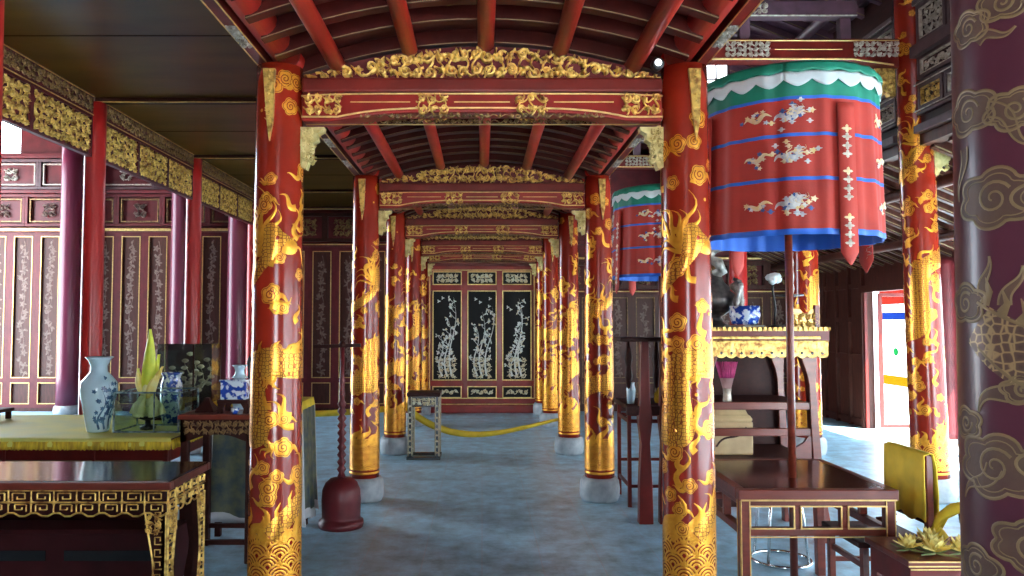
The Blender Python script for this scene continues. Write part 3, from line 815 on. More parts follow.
# roofs
def slope(name, xa, za, xb, zb, y0, y1, step, mt):
    t = struct(name)
    m = MB(); m.add([(xa,y0,za+.09),(xb,y0,zb+.09),(xb,y1,zb+.09),(xa,y1,za+.09),(xa,y0,za+.13),(xb,y0,zb+.13),(xb,y1,zb+.13),(xa,y1,za+.13)],
                    [(0,1,2,3),(7,6,5,4),(0,4,5,1),(1,5,6,2),(2,6,7,3),(3,7,4,0)]); m.build('boards', mt, t)
    yy = y0+step/2
    while yy < y1:
        m = MB(); m.bar((xa,yy,za+.04), (xb,yy,zb+.04), .055, .09); m.strip([(0,0),(1,0)], .012, lambda u, v, d: (xa+(xb-xa)*u, yy-.028-d, za+(zb-za)*u+.01+v), .003, 0, 1); m.build('rafter', [mt,'gold_edge'], t); yy += step
    for q in (.15, .5, .85):
        x, z = xa+(xb-xa)*q, za+(zb-za)*q-.06
        m = MB(); m.tube([(x,y0,z),(x,y1,z)], .055, 10); m.build('purlin', mt, t)
    return t
slope('ceiling_right', 1.05, 5.75, RX+.1, 4.55, 2, YB, .34, 'roofwood')
slope('ceiling_eaves', RX+.05, 3.06, 6.3, 2.05, 4.4, YB, .26, 'brownwall')
slope('ceiling_eaves_near', RX, 3.05, 6.3, 2.45, -4, 4.4, .6, 'brownwall')
m = MB(); m.box(RX-.05, RX+.05, -4, 3.9, 3.0, 6.3); m.box(RX-.05, RX+.05, 3.9, YB, 4.76, 6.3); m.box(RX-.05, RX+.05, ROW[4]+.14, YB, 3.0, 4.76); m.build('wall_right_upper', 'brownwall', kind='structure')
slope('ceiling_left_high', -9.6, 6.0, LX, 5.4, 0, YB+.1, .5, 'roofwood')
m = MB(); m.box(LX-.06, LX+.06, -2, YB, 3.56, 5.5); m.build('wall_left_upper', 'wood_dark', kind='structure')
m = MB(); m.box(-1.05, 1.05, -2, ROW[0], 3.05, 3.1); m.box(-9.7, 4.1, -4.1, YB+.2, 6.32, 6.42); m.build('ceiling_near', 'wood_dark', kind='structure')  # second box is an unseen cover added to keep sun patches out
m = MB(); m.box(RX-.03, RX+.10, 3.95, YB, 3.09, 3.20); m.build('leak_trim', 'brownwall', kind='structure')  # board added to stop a light leak between frieze and eaves
# side wall on the right with doorway
WX = 5.62
t = struct('wall_right')
m = MB(); m.box(WX, WX+.12, 11.30, YB+.1, 0, 2.6); m.box(WX, WX+.12, 9.75, 11.30, 2.0, 2.6); m.box(WX, WX+.12, 8.8, 9.75, 0, 2.6); m.box(WX, WX+.12, -4, 8.8, 2.25, 2.6)
m.build('boards', 'brownwall', t)
m = MB(); f = left_face(WX, 0, 0)
for z in (.05, 1.0, 1.55, 2.05): m.prism([(11.3,z),(YB,z),(YB,z+.07),(11.3,z+.07)], f, 0, .04)
yy = 11.3
while yy < YB: m.prism([(yy,0),(yy+.06,0),(yy+.06,2.5),(yy,2.5)], f, 0, .05); yy += .42
m.prism([(9.7,1.98),(11.36,1.98),(11.36,2.08),(9.7,2.08)], f, 0, .06); m.build('stile', 'brownwall', t)
m = MB(); m.box(WX-.03, WX+.01, 11.26, 11.30, 0, 2.0); m.box(WX-.03, WX+.01, 9.75, 9.79, 0, 2.0); m.build('trim_1', 'redwood', kind='structure')
dl = thing('door_leaf', 'red framed glass door leaf standing open in the bright doorway', 'door', (WX+.15, 11.2, .02), kind='thing')
m = MB(); frame(m, left_face(0, 0, 0), -.02, .0, 0, 1.95, .01, 0, .02); frame(m, front(0,0,0), 0, .75, 0, 1.95, .05, -.04, 0); m.build('frame', 'redwood', dl)
# columns of the right wall
c = thing('painted_column', 'red column at the doorway edge, half hidden by the dark near column', 'column', (WX-.19, 9.05, 0), kind='thing')
m = MB(); m.lathe(shaft_prof(.13, 2.3), seg=28); m.build('shaft', 'maroon', c)
m = MB(); m.lathe([(.16,0),(.175,.05),(.17,.16),(.14,.2)], seg=28); m.build('stone_base', 'stone', c)
# outside the doorway: a pale wall and a bright notice board
m = MB(); m.box(9.6, 9.8, -8, 20, -.13, 3.0); m.build('wall_yard', 'yard', kind='structure')
nb = thing('notice_board', 'colourful notice board standing outside the bright doorway', 'board', (7.4, 13.72, -.13))
m = MB(); m.box(-.03, .03, -.55, .55, .25, 2.25); m.box(-.03, .03, -.55, -.48, 0, .3); m.box(-.03, .03, .48, .55, 0, .3); m.build('panel', 'clo_white', nb)
m = MB(); m.box(-.04, -.03, -.55, .55, 2.0, 2.25); m.build('red_band', 'sign_red', nb)
m = MB(); m.box(-.04, -.03, -.5, .5, 1.72, 1.85); m.build('blue_band', 'sign_blue', nb)
m = MB(); m.lathe([(.07,0),(.07,.012)], seg=20); o = m.build('green_disc', 'sign_green', nb, loc=(-.03,.02,1.15)); o.rotation_euler = (0,-pi/2,0)
m = MB(); m.box(-.04, -.03, -.5, .5, .55, .72); m.build('yellow_band', 'sign_yellow', nb)
# upper window beside the parasol top; its pane glows in place of sky
t = struct('window_1', (2.93, 9.75, 4.35))
m = MB(); m.box(-.22, .22, 0, .02, 0, .62); m.build('pane', 'lit_pane', t)
m = MB(); frame(m, front(0,0,0), -.24, .24, -.02, .64, .03, -.02, .03)
for u in (-.07, .07): m.box(u-.008, u+.008, -.02, 0, 0, .62)
m.box(-.22, .22, -.02, 0, .3, .316); m.build('window_frame', 'greywood', t)

# ------------------------------------------------------------------ parasols
def parasol(loc, label, R=.462, H=1.08, zb=1.985, rz=0):
    t = thing('ceremonial_parasol', label, 'parasol', loc, 'tasselled ceremonial parasols', rz)
    z0 = zb; S = .825
    def rad(a, v):
        k = v/H
        pl = .006*sin(19*a)+.005*sin(31*a+1.3)+.008*sin(7*a+.6)*(1-k)
        top = max(0, (k-.93)/.07)
        return R*(1.04-.05*k)*(1-.045*top*top)+pl*(1.1-.6*k)
    def fn(s_, v, d):
        a = s_/R; r = rad(a, v)+d
        return (r*sin(a), -r*cos(a), z0+v*S)
    # curtain: rows coloured by band
    bands = [(0,.035,1), (.035,.33,0), (.33,.352,1), (.352,.60,0), (.60,.622,1), (.622,.83,0), (.83,.85,1), (.85,1.06,2)]
    rows = []
    for (a, b, mi) in bands:
        k = max(1, int((b-a)/.05))
        for i in range(k): rows.append((a+(b-a)*i/k, mi))
    rows.append((1.06, 2)); N = 160; m = MB(); vs = []
    for (v, mi) in rows:
        for i in range(N): vs.append(fn(2*pi*R*i/N, v, 0))
    m.v = vs
    for j in range(len(rows)-1):
        for i in range(N):
            l = (i+1) % N; m.f.append((j*N+i, j*N+l, (j+1)*N+l, (j+1)*N+i)); m.m.append(rows[j][1]); m.s.append(True)
    cur = m.build('curtain', ['clo_red','clo_blue','clo_green'], t)
    md = cur.modifiers.new('thick', 'SOLIDIFY'); md.thickness = .006
    m = MB(); vs = []
    for v in (.002, .12):
        for i in range(N): vs.append(fn(2*pi*R*i/N, v, -.012))
    m.add(vs, [(i, N+i, N+(i+1) % N, (i+1) % N) for i in range(N)], 0, True); m.build('lining', 'clo_blue', t)
    m = MB()                                                  # green dome top
    prof = [(R*.985-.0,1.055),(R*.95,1.075),(R*.7,1.105),(R*.35,1.125),(0,1.13)]
    m.lathe([(r, z0+z*S) for r, z in prof], seg=64); m.build('top_cover', 'clo_green', t)
    def zig(va, vb, mi, nt, d, name, mt):
        m = MB(); K = nt*8; vs = []
        for i in range(K+1):
            s_ = 2*pi*R*i/K; q = abs(((i % 8)/8)*2-1); lo = va-(va-vb)*(1-q**1.6)*1.0
            for j in range(5): vs.append(fn(s_, va+.05-(va+.05-lo)*j/4, d+.004*j/4))
        m.add(vs, [(i*5+j, (i+1)*5+j, (i+1)*5+j+1, i*5+j+1) for i in range(K) for j in range(4)], 0, True)
        o = m.build(name, mt, t); md = o.modifiers.new('thick', 'SOLIDIFY'); md.thickness = .003
    zig(.95, .905, 0, 22, .008, 'white_valance', 'clo_white')
    zig(1.01, .99, 0, 22, .014, 'green_valance', 'clo_green')
    m = MB(); rng = R_(6)                                      # embroidered dragons and flowers, three tiers
    for q in range(4):
        for v in (.18, .475, .725):
            s0 = 2*pi*R*(q/4)-.03
            n_ = 18; P = wavy(s0-.17, v-.01, s0-.03, v+.02, .014, 1.6, n_)
            m.strip(P, swell(.03, n_), fn, .003, .003, 0)
            P = wavy(s0-.02, v-.02, s0+.13, v+.04, .022, 1.4, n_); m.strip(P, swell(.036, n_), fn, .003, .003, 1)
            for i in range(26):
                c = (s0+rng.gauss(.06,.042), v+rng.gauss(.01,.036)); m.blob(c, lambda z: .014+.006*cos(4*z), fn, .003, .003, rng.choice((0,1,1,1,2)), 10, 1)
            for i in range(10):
                c = (s0+rng.gauss(-.11,.03), v+rng.gauss(0,.024)); m.blob(c, lambda z: .012+.004*cos(5*z), fn, .003, .003, rng.choice((0,0,1,2)), 10, 1)
            for i in range(9):
                a = rng.uniform(.3,1.9); c = (s0+.08+rng.uniform(-.04,.03), v+.01); k = 8
                m.strip(wavy(c[0], c[1], c[0]+.075*cos(a), c[1]+.065*sin(a), .012, 1, k), taper(.011, k), fn, .003, .003, rng.choice((0,1)))
            m.blob((s0+.16, v+.035), lambda z: .016+.006*cos(5*z), fn, .003, .003, 0, 15, 1)
    m.build('embroidery', ['thread_gold','thread_white','thread_blue'], t)
    for q in range(4):                                         # hanging straps with pendants
        s0 = 2*pi*R*(q/4+.10); m = MB()
        ws = .085; vs = []
        L = [.80-(.80+.19)*i/24 for i in range(25)]
        for v in L:
            w = ws if v > -.12 else ws*max(0, (v+.192)/.072)
            for j in (-1, 0, 1): vs.append(fn(s0+j*w/2, max(v, 0)if False else v, .022))
        m.add(vs, [(i*3+j, i*3+j+1, i*3+3+j+1, i*3+3+j) for i in range(24) for j in range(2)], 0, True)
        o = m.build('strap', 'clo_red', t); md = o.modifiers.new('thick', 'SOLIDIFY'); md.thickness = .004
        m = MB()
        for v in (.56, .30, .02):
            for dv in (-.075, -.025, .03, .08):
                m.blob((s0, v+dv), lambda z: .030+.013*cos(4*z), fn, .006, .0225, 0 if dv < .05 else 1, 16, 2)
        m.build('strap_ornament', ['silver_carve','thread_gold'], o)
    m = MB(); m.tube([(0,0,.0),(0,0,z0+1.12*S)], .021, 14); m.build('pole', 'wood_red', t)
    m = MB()
    for i in range(8):
        a = 2*pi*i/8; m.bar((0,0,z0+1.06*S), (R*.93*cos(a), R*.93*sin(a), z0+1.0*S), .012, .016)
    m.lathe([(.05,z0+.98*S),(.05,z0+1.07*S)], seg=16); m.build('rib_frame', 'wood_dark', t)
    return t
PX, PY = 1.705, 4.27
parasol((PX, PY, 0), 'large red ceremonial parasol with green top, its pole through the square table', rz=-.40)
parasol((1.80, 7.75, 0), 'smaller looking red parasol behind, half hidden by the nearest right column', rz=-.25)

# ------------------------------------------------------------------ right side furniture
# square red table with lattice apron (pole stands through it)
t = thing('square_table', 'low red square table with gold edged lattice apron around the parasol pole', 'table', (1.31, 3.95, 0))
W, D, H = .79, .87, .70
m = MB()
hx, hy, hr = PX-1.31, PY-3.95, .023
m.box(0, hx-hr, 0, D, H-.03, H); m.box(hx+hr, W, 0, D, H-.03, H); m.box(hx-hr, hx+hr, 0, hy-hr, H-.03, H); m.box(hx-hr, hx+hr, hy+hr, D, H-.03, H)
m.build('tabletop', 'table_top', t)
m = MB()
frame(m, top_face(0,0,H-.055), -.012, W+.012, -.012, D+.012, .05, -.0, .056); m.build('top_edge', 'wood_red', t, bevel=.006)
legs = [(.0,.0),(W,.0),(.0,D),(W,D)]
for (lx, ly) in legs:
    sx = 1 if lx == 0 else -1; sy = 1 if ly == 0 else -1
    m = MB(); m.box(min(lx, lx+sx*.05), max(lx, lx+sx*.05), min(ly, ly+sy*.05), max(ly, ly+sy*.05), 0, H-.05); m.build('leg', 'wood_red', t, bevel=.004)
m = MB()
for yy in (.005, D-.045):
    m.box(.05, W-.05, yy, yy+.04, H-.085, H-.05); m.box(.05, W-.05, yy, yy+.04, H-.235, H-.195)
    for xx in (.29, .53): m.box(xx-.018, xx+.018, yy, yy+.04, H-.195, H-.085)
for xx in (.005, W-.045):
    m.box(xx, xx+.04, .05, D-.05, H-.085, H-.05); m.box(xx, xx+.04, .05, D-.05, H-.235, H-.195)
    for yy in (.30, .58): m.box(xx, xx+.04, yy-.018, yy+.018, H-.195, H-.085)
m.build('lattice_apron', 'wood_red', t, bevel=.004)
m = MB(); f = front(0, 0, 0)
for (xa, xb) in ((.05,.272), (.308,.512), (.548,.74)): frame(m, f, xa-.004, xb+.004, H-.199, H-.081, .007, -.004, .004)
m.strip([(.0,H-.052),(W,H-.052)], .009, f, .003, .012); m.strip([(.05,H-.239),(W-.05,H-.239)], .007, f, .003, 0)
for u in (.004, .048, W-.048, W-.004): m.strip([(u,0),(u,H-.05)], .006, f, .003, 0)
g = left_face(0, 0, 0)
for u in (.004, .048): m.strip([(u,0),(u,H-.05)], .006, g, .003, 0)
m.build('gold_edging', 'gold_line', t)
# chrome stool with ring foot
t = thing('bar_stool', 'chrome legged stool with black seat behind the square table', 'stool', (1.94, 5.07, 0))
m = MB(); m.lathe([(0,.41),(.15,.41),(.165,.425),(.165,.445),(.15,.46),(0,.465)], seg=32); m.build('seat', 'black', t)
m = MB(); m.tube([(.185*cos(2*pi*i/36), .185*sin(2*pi*i/36), .012) for i in range(36)], .011, 8, closed=True); m.build('foot_ring', 'chrome', t)
for k in range(4):
    a = pi/4+k*pi/2; m = MB(); m.tube([(.09*cos(a),.09*sin(a),.41),(.135*cos(a),.135*sin(a),.385),(.152*cos(a),.152*sin(a),.3),(.182*cos(a),.182*sin(a),.02)], .010, 8); m.build('leg', 'chrome', t)
# altar with carved gold tray
AX, AY = 1.50, 5.42
t = thing('altar_table', 'tall dark altar with gold carved tray edge behind the square table', 'altar', (AX, AY, 0))
W, D, H = .92, .75, 1.50
m = MB(); m.box(0, W, 0, D, H-.04, H); m.build('tabletop', 'table_top', t)
m = MB()
for fn, L in ((front(0,0,0), W), (right_face(W,0,0), D), (left_face(0,0,0), D)):
    m.prism([(0,H-.085),(L,H-.085),(L,H-.005),(0,H-.005)], fn, 0, .02, 0)
    m.strip([(.05,H-.06),(L-.05,H-.06)], .02, fn, .004, .02, 1); m.strip([(0,H-.085),(L,H-.085)], .012, fn, .006, .02, 1)
    k = int(L/.035)
    for i in range(k): m.prism([((i+.05)*L/k,H-.012),((i+.95)*L/k,H-.012),((i+.75)*L/k,H+.014),((i+.25)*L/k,H+.014)], fn, .006, .034, 1)
    N = int(L/.07); pts = [(0,H-.088)]; 
    lo = [(i*L/(N*6), H-.185-.018*abs(sin(pi*i/6))) for i in range(N*6+1)]
    m.prism([(0,H-.085)]+lo+[(L,H-.085)], fn, -.01, .012, 1)
    carve(m, fn, .01, L-.01, H-.165, H-.09, .04, R_(2), .016, m=1)
    for i in range(N): m.blob(((i+.5)*L/N, H-.168), .011, (lambda u, v, d, fn=fn: fn(u, v, d+.012)), .004, .0, 2, 10, 1)
m.build('tray_edge', ['redwood','gold_carve','black'], t)
for (lx, ly) in ((.03,.04), (W-.11,.04), (.03,D-.12), (W-.11,D-.12)):
    m = MB(); sg = 1 if lx > .5 else -1
    P = [(0,.0),(.09,.0),(.085,.05),(.10,.12),(.055,.4),(.03,.75),(.01,1.1),(.02,1.31),(-.10,1.31),(-.055,1.18),(-.04,1.1),(-.03,.75),(-.01,.4),(.0,.12)]
    m.prism([(lx+.04+sg*u, v) for u, v in P][::1 if sg > 0 else -1], front(0, ly, 0), -.07, 0); m.build('leg', 'wood_red', t, bevel=.006)
m = MB(); m.box(.08, W-.1, .05, .09, .93, .985); m.build('front_rail', 'wood_red', t, bevel=.005)
m = MB(); m.box(.08, W-.1, .05, .09, .745, .80); m.build('front_rail', 'wood_red', t, bevel=.005)
m = MB(); m.box(.06, W-.08, .05, D-.05, .555, .59); m.build('shelf', 'wood_dark', t)
m = MB(); m.box(.06, W-.08, .09, D-.05, .955, .975); m.build('shelf', 'wood_dark', t)
m = MB(); m.box(.06, W-.08, D-.06, D-.03, .1, 1.32); m.build('back_board', 'wood_dark', t)
m = MB(); m.prism([(0,.59),(.16,.59),(.12,.66),(.05,.70),(.02,.745),(0,.745)], lambda u, v, d: (W-.1-u, .055-d, v), -.02, .01); m.build('carved_corner', 'wood_red', t)
# things on and in the altar
t = thing('incense_bundle', 'bundle of pink tipped incense sticks in a pale holder on the altar shelf', 'incense', (1.755, AY+.12, .975))
m = MB(); m.lathe([(.028,0),(.032,.01),(.026,.06),(.030,.10),(.026,.10),(.022,.05),(0,.03)], seg=20); m.build('holder', 'silver_carve', t)
m = MB(); rng = R_(1)
tips = MB()
for i in range(46):
    a = rng.uniform(0,6.28); r = sqrt(rng.random()); e = (.082*r*cos(a), .05*r*sin(a), .29); b = (.016*r*cos(a), .016*r*sin(a), .05)
    k = .52; md = tuple(b[j]+(e[j]-b[j])*k for j in range(3))
    m.tube([b, md], .0025, 5); tips.tube([md, e], .0042, 5)
m.build('sticks', 'stick', t); tips.build('pink_tips', 'pink', t)
t = thing('offering_box', 'cream carved box stack on the lower altar shelf', 'box', (1.79, AY+.30, .59))
m = MB(); m.box(-.15, .17, -.12, .12, 0, .24); m.build('body', 'cream_box', t, bevel=.012)
m = MB(); m.lathe([(.21,.24),(.22,.262),(.20,.285),(.185,.29),(.16,.335),(.0,.34)], seg=4, rot=pi/4, sm=False); m.build('lid', 'cream_box', t, bevel=.006)
m = MB(); m.strip(wavy(-.1,.06,.12,.2,.02,1,14), .014, front(0,-.12,0), .006); m.build('carved_line', 'wood_dark', t)
TZ = 1.50
t = thing('incense_burner', 'dark bronze dragon incense burner on the altar behind the right column', 'burner', (1.77, 5.88, TZ))
m = MB(); m.lathe([(.10,0),(.11,.02),(.07,.05),(.06,.09),(.13,.14),(.165,.20),(.155,.26),(.12,.29),(.125,.31),(.08,.35),(.06,.40),(.0,.43)], seg=28); m.build('pot', 'bronze', t)
m = MB()
for sg in (-1, 1): m.tube([(sg*.15,0,.22),(sg*.21,0,.28),(sg*.2,0,.36),(sg*.15,0,.38)], [.02,.022,.018,.012], 10)
m.build('handle', 'bronze', t)
m = MB(); m.tube([(0,-.02,.41),(.05,-.05,.44),(.02,-.06,.5),(-.05,-.03,.54),(-.02,-.05,.60),(.05,-.08,.62),(.09,-.1,.60)], [.04,.045,.04,.035,.035,.035,.015], 10)
for i in range(6): m.tube([(-.04+.02*i,-.03,.52+.02*i),(-.09+.02*i,.0,.57+.025*i)], [.014,.003], 6)
m.build('dragon_finial', 'bronze_light', t)
m = MB()
for k in range(3):
    pts = [(.10+.04*sin(3*q+k)+.05*q, -.14-.02*k, .34-.30*q) for q in [i/9 for i in range(10)]]; m.tube(pts, [.03*(1-.5*i/9)+.006*sin(i*2) for i in range(10)], 8)
m.build('dragon_relief', 'bronze_light', t)
t = thing('porcelain_bowl', 'blue and white porcelain bowl on the altar tray', 'bowl', (1.885, 5.53, TZ))
m = MB(); m.lathe([(.07,.03),(.09,.035),(.105,.09),(.108,.165),(.100,.165),(.096,.10),(.07,.05),(0,.05)], seg=32); m.build('bowl', 'cobalt', t)
m = MB(); m.lathe([(.06,0),(.10,.004),(.14,.022),(.135,.028),(.10,.012),(0,.012)], seg=32); m.build('saucer', 'bronze_light', t)
m = MB(); rng = R_(2)
for i in range(24): m.blob((rng.uniform(-.06,.06), rng.uniform(-.06,.06)), .02, top_face(0,0,.14), .02, 0, 0, 8, 1)
m.lathe([(0,.13),(.094,.135),(.098,.14)], seg=20); m.build('ash', 'silver_carve', t)
t = thing('candlestick', 'grey bronze candlestick with drip dish before the gold column', 'candlestick', (2.345, 5.86, TZ))
m = MB(); m.lathe([(.07,0),(.075,.02),(.03,.04),(.022,.1),(.035,.13),(.02,.17),(.02,.24),(.10,.25),(.10,.258),(.02,.262),(.0,.262)], seg=24); m.build('stand', 'bronze', t)
m = MB(); m.lathe([(.026,.262),(.034,.30),(.026,.34),(.034,.40),(.026,.45),(.034,.50),(.026,.54),(.03,.58),(0,.585)], seg=20); m.build('candle', 'bronze_light', t)
t = thing('carved_screen', 'small gold openwork screen standing at the right end of the altar', 'screen', (2.20, 5.52, TZ))
m = MB(); m.prism([(0,0),(.22,0),(.22,.15),(.16,.14),(.12,.10),(.08,.14),(.0,.15)], front(0,0,0), -.012, 0); m.build('board', 'gold_line', t)
m = MB(); carve(m, front(0,0,0), .01, .21, .01, .12, .045, R_(3), .022); m.build('carving', 'gold_carve', t)
m = MB(); m.box(.18, .21, -.02, .02, 0, .17); m.build('end_post', 'wood_red', t)
t = thing('flower_ornament', 'white flower ornament on a dark stem left of the parasol pole', 'ornament', (2.20, 5.80, TZ))
m = MB(); m.tube([(0,0,0),(.01,0,.15),(-.01,0,.30),(0,0,.36)], .009, 8); m.lathe([(.05,0),(.05,.015),(.012,.03)], seg=16); m.build('stem', 'iron', t)
m = MB(); rng = R_(12)
for i in range(9):
    a = rng.uniform(0,6.28); m.lathe([(0,-.03),(.026,-.015),(.033,.005),(.02,.025),(0,.03)], (.03*cos(a), .02*sin(a), .37+rng.uniform(-.02,.03)), 12)
m.build('flower', 'clo_white', t)
# tall rack beside the altar, left of the near right column
t = thing('tall_rack', 'tall dark red rack with one thick leg left of the nearest right column', 'rack', (1.12, 6.0, 0))
m = MB(); m.box(-.06, .35, -.10, .22, 1.40, 1.43); m.build('top_board', 'wood_dark', t, bevel=.005)
for u in (.14, .30):
    m = MB(); m.prism([(u-.055,0),(u+.055,0),(u+.05,.3),(u+.035,.62),(u+.055,.80),(u+.04,.95),(u+.03,1.4),(u-.03,1.4),(u-.04,.95),(u-.055,.80),(u-.035,.62),(u-.05,.3)], front(0,0,0), -.05, .03); m.build('post', 'redwood', t, bevel=.006)
m = MB(); m.box(.0, .35, -.02, .04, .83, .90); m.build('cross_rail', 'wood_dark', t, bevel=.004)
m = MB()
for u in (.04, .26, .34): m.lathe([(.006,1.40),(.02,1.33),(.035,1.26),(.02,1.20),(.03,1.12),(.012,1.03),(0,1.02)], (u,.12,0), 12)
m.build('hanging_carving', 'wood_dark', t)
t = thing('side_table', 'slim dark side table with thin legs behind the tall rack', 'table', (1.225, 6.5, 0))
m = MB(); m.box(-.02, .52, 0, .55, .82, .86); m.build('tabletop', 'wood_dark', t, bevel=.004)
for (lx, ly) in ((0,.02), (.47,.02), (0,.5), (.47,.5)):
    m = MB(); m.box(lx, lx+.03, ly, ly+.03, 0, .82); m.build('leg', 'redwood', t)
m = MB(); m.box(.03,.47,.025,.045,.70,.73); m.box(.03,.47,.505,.525,.70,.73); m.box(.005,.025,.05,.5,.70,.73)
m.box(.03,.47,.025,.045,.16,.185); m.box(.03,.47,.505,.525,.30,.325); m.box(.005,.025,.05,.5,.16,.185); m.box(.475,.495,.05,.5,.16,.185); m.build('stretcher', 'redwood', t)
t = thing('white_jar', 'white jar on the side table beside the second right column', 'jar', (1.262, 6.56, .86))
m = MB(); m.lathe([(.03,0),(.036,.05),(.04,.12),(.03,.16),(.034,.18),(.028,.18),(0,.16)], seg=24); m.build('body', 'porcelain', t)
t = thing('yellow_bundle', 'small yellow cloth bundle on the side table', 'bundle', (1.52, 6.62, .86))
m = MB(); m.lathe([(.04,0),(.05,.03),(.045,.08),(.02,.11),(.03,.13),(0,.135)], seg=18); m.build('cloth', 'yellow', t)
# chair with yellow cloth
t = thing('wooden_chair', 'dark wooden chair with yellow cloth over its back, right of the square table', 'chair', (2.30, 4.04, 0))
m = MB(); m.box(-.36, .03, -.02, .42, .385, .415); m.build('seat', 'wood_dark', t, bevel=.005)
for (lx, ly, h) in ((-.34,0,.385), (-.34,.38,.385), (.0,.0,.86), (.0,.38,.86)):
    m = MB(); m.box(lx, lx+.035, ly-.018, ly+.018, 0, h); m.build('leg', 'wood_red', t, bevel=.004)
m = MB(); m.box(.006,.03,.018,.362,.80,.84); m.box(.006,.03,.018,.362,.5,.54); m.box(.01,.026,.13,.25,.54,.80); m.build('backrest', 'wood_dark', t)
m = MB(); m.box(-.31,.0,-.012,.006,.2,.225); m.box(-.31,.0,.374,.392,.2,.225); m.box(-.325,-.305,.02,.36,.27,.30)
for k in range(4): m.box(-.28+.07*k,-.265+.07*k,-.006,.004,.225,.385)
m.build('stretcher', 'wood_red', t)
m = MB(); N = 16; vs = []
prof = [(.052,.50),(.050,.65),(.046,.80),(.03,.87),(.01,.872),(-.018,.86),(-.022,.75),(-.024,.62),(-.026,.52)]
for i in range(N+1):
    y = -.03+.40*i/N
    for j, (x_, z_) in enumerate(prof): vs.append((x_+(.006*sin(i*1.3+j)) *(1 if j in (0,1,7,8) else .3), y+.05*(0), z_ + (.015*sin(i*.9) if j in (0,8) else 0)))
K = len(prof); m.add(vs, [(i*K+j, (i+1)*K+j, (i+1)*K+j+1, i*K+j+1) for i in range(N) for j in range(K-1)], 0, True)
o = m.build('cloth_cover', 'yellow', None, loc=(2.30,4.04,0)); md = o.modifiers.new('thick','SOLIDIFY'); md.thickness = .006
tag(o, 'yellow cloth draped over the back of the wooden chair', 'cloth')
# little ornament on the chair seat
m = MB(); rng = R_(15); m.lathe([(0,0),(.04,.0),(.05,.03),(.03,.06),(.035,.08),(.0,.09)], seg=16)
for i in range(5): m.lathe([(0,-.02),(.022,0),(0,.02)], (rng.uniform(-.04,.04), rng.uniform(-.03,.03), .07+.02*i), 8)
tag(m.build('wood_ornament', 'wood_red', loc=(2.16,4.20,.415)), 'small brown carved ornament lying on the chair seat', 'ornament')
# low table with flowers
t = thing('low_table', 'low red table with gold lines under the yellow flowers, bottom right', 'table', (1.91, 3.50, 0))
m = MB(); m.box(0, .62, 0, .40, .45, .48); m.build('tabletop', 'wood_red', t, bevel=.006)
m = MB(); m.box(.02, .60, .02, .38, .33, .45); m.build('apron', 'redwood', t)
for (lx, ly) in ((.02,.02), (.54,.02), (.02,.32), (.54,.32)):
    m = MB(); m.box(lx, lx+.06, ly, ly+.06, 0, .33); m.build('leg', 'wood_red', t)
m = MB(); f = front(0,0,0)
for z in (.475, .455): m.strip([(0,z),(.62,z)], .007, f, .003, .0)
for z in (.435, .34): m.strip([(.02,z),(.60,z)], .007, f, .003, -.02)
m.build('gold_edging', 'gold_line', t)
def flower(loc, s, seed, label):
    rng = R_(seed)
    t = thing('yellow_flower', label, 'flower', loc, 'pale yellow blossoms on the low table')
    m = MB()
    for ring, (cnt, tilt, L) in enumerate(((7,.35,1.), (7,.9,1.), (5,1.25,.9))):
        for k in range(cnt):
            a = 2*pi*k/cnt+ring*.4+rng.uniform(-.1,.1); e = tilt+rng.uniform(-.1,.1)
            def fn(u, v, d): 
                r = v*cos(e); z = v*sin(e)+.6*d
                return (cos(a)*r-sin(a)*u, sin(a)*r+cos(a)*u, .012+z)
            m.strip([(0,q*s*L) for q in (0,.25,.5,.75,1)], [s*.15,s*.42,s*.5,s*.34,s*.03], fn, s*.10, 0, 0, 4)
    m.build('petals', 'petal', t)
    m = MB()
    for k in range(4):
        a = 2*pi*k/4+.5
        fn = lambda u, v, d: (cos(a)*v-sin(a)*u, sin(a)*v+cos(a)*u, .006+.04*v+d)
        m.strip([(0,q*s*1.25) for q in (0,.3,.6,1)], [s*.1,s*.42,s*.36,s*.02], fn, s*.06, 0, 0, 4)
    m.build('leaf', 'leaf_green', t)
    return t
fl = [((2.00,3.66,.48),.072,'pale yellow blossom at the left end of the low table'), ((2.09,3.60,.48),.085,'pale yellow blossom second from the left on the low table'), ((2.14,3.74,.48),.08,'pale yellow blossom at the back of the low table'), ((2.21,3.60,.48),.076,'pale yellow blossom at the front middle of the low table'), ((2.28,3.65,.48),.075,'pale yellow blossom beside the yellow scarf')]
for i, (l, s, lb) in enumerate(fl): flower(l, s, 60+i, lb)
m = MB(); n_ = 14
P = [(2.24,3.84,.54),(2.26,3.83,.60),(2.28,3.77,.65),(2.33,3.74,.67),(2.36,3.71,.62),(2.36,3.69,.55),(2.35,3.67,.50)]
for dx in (-.02, 0, .02): m.tube([(p[0]+dx, p[1]+dx*.5, p[2]-abs(dx)*.3) for p in P], [.012,.018,.024,.028,.028,.024,.014], 8)
m.lathe([(.03,0),(.05,.02),(.03,.05),(0,.08)], (2.24,3.84,.48), 14)
tag(m.build('yellow_scarf', 'yellow'), 'looped yellow scarf on the low table beside the dark near column', 'scarf')
t = thing('black_jar', 'round black jar half hidden behind the dark near column', 'jar', (2.42, 3.82, .48))
m = MB(); m.lathe([(.04,0),(.045,.02),(.07,.08),(.075,.13),(.055,.18),(.03,.20),(.035,.215),(0,.22)], seg=24); m.build('body', 'black', t)

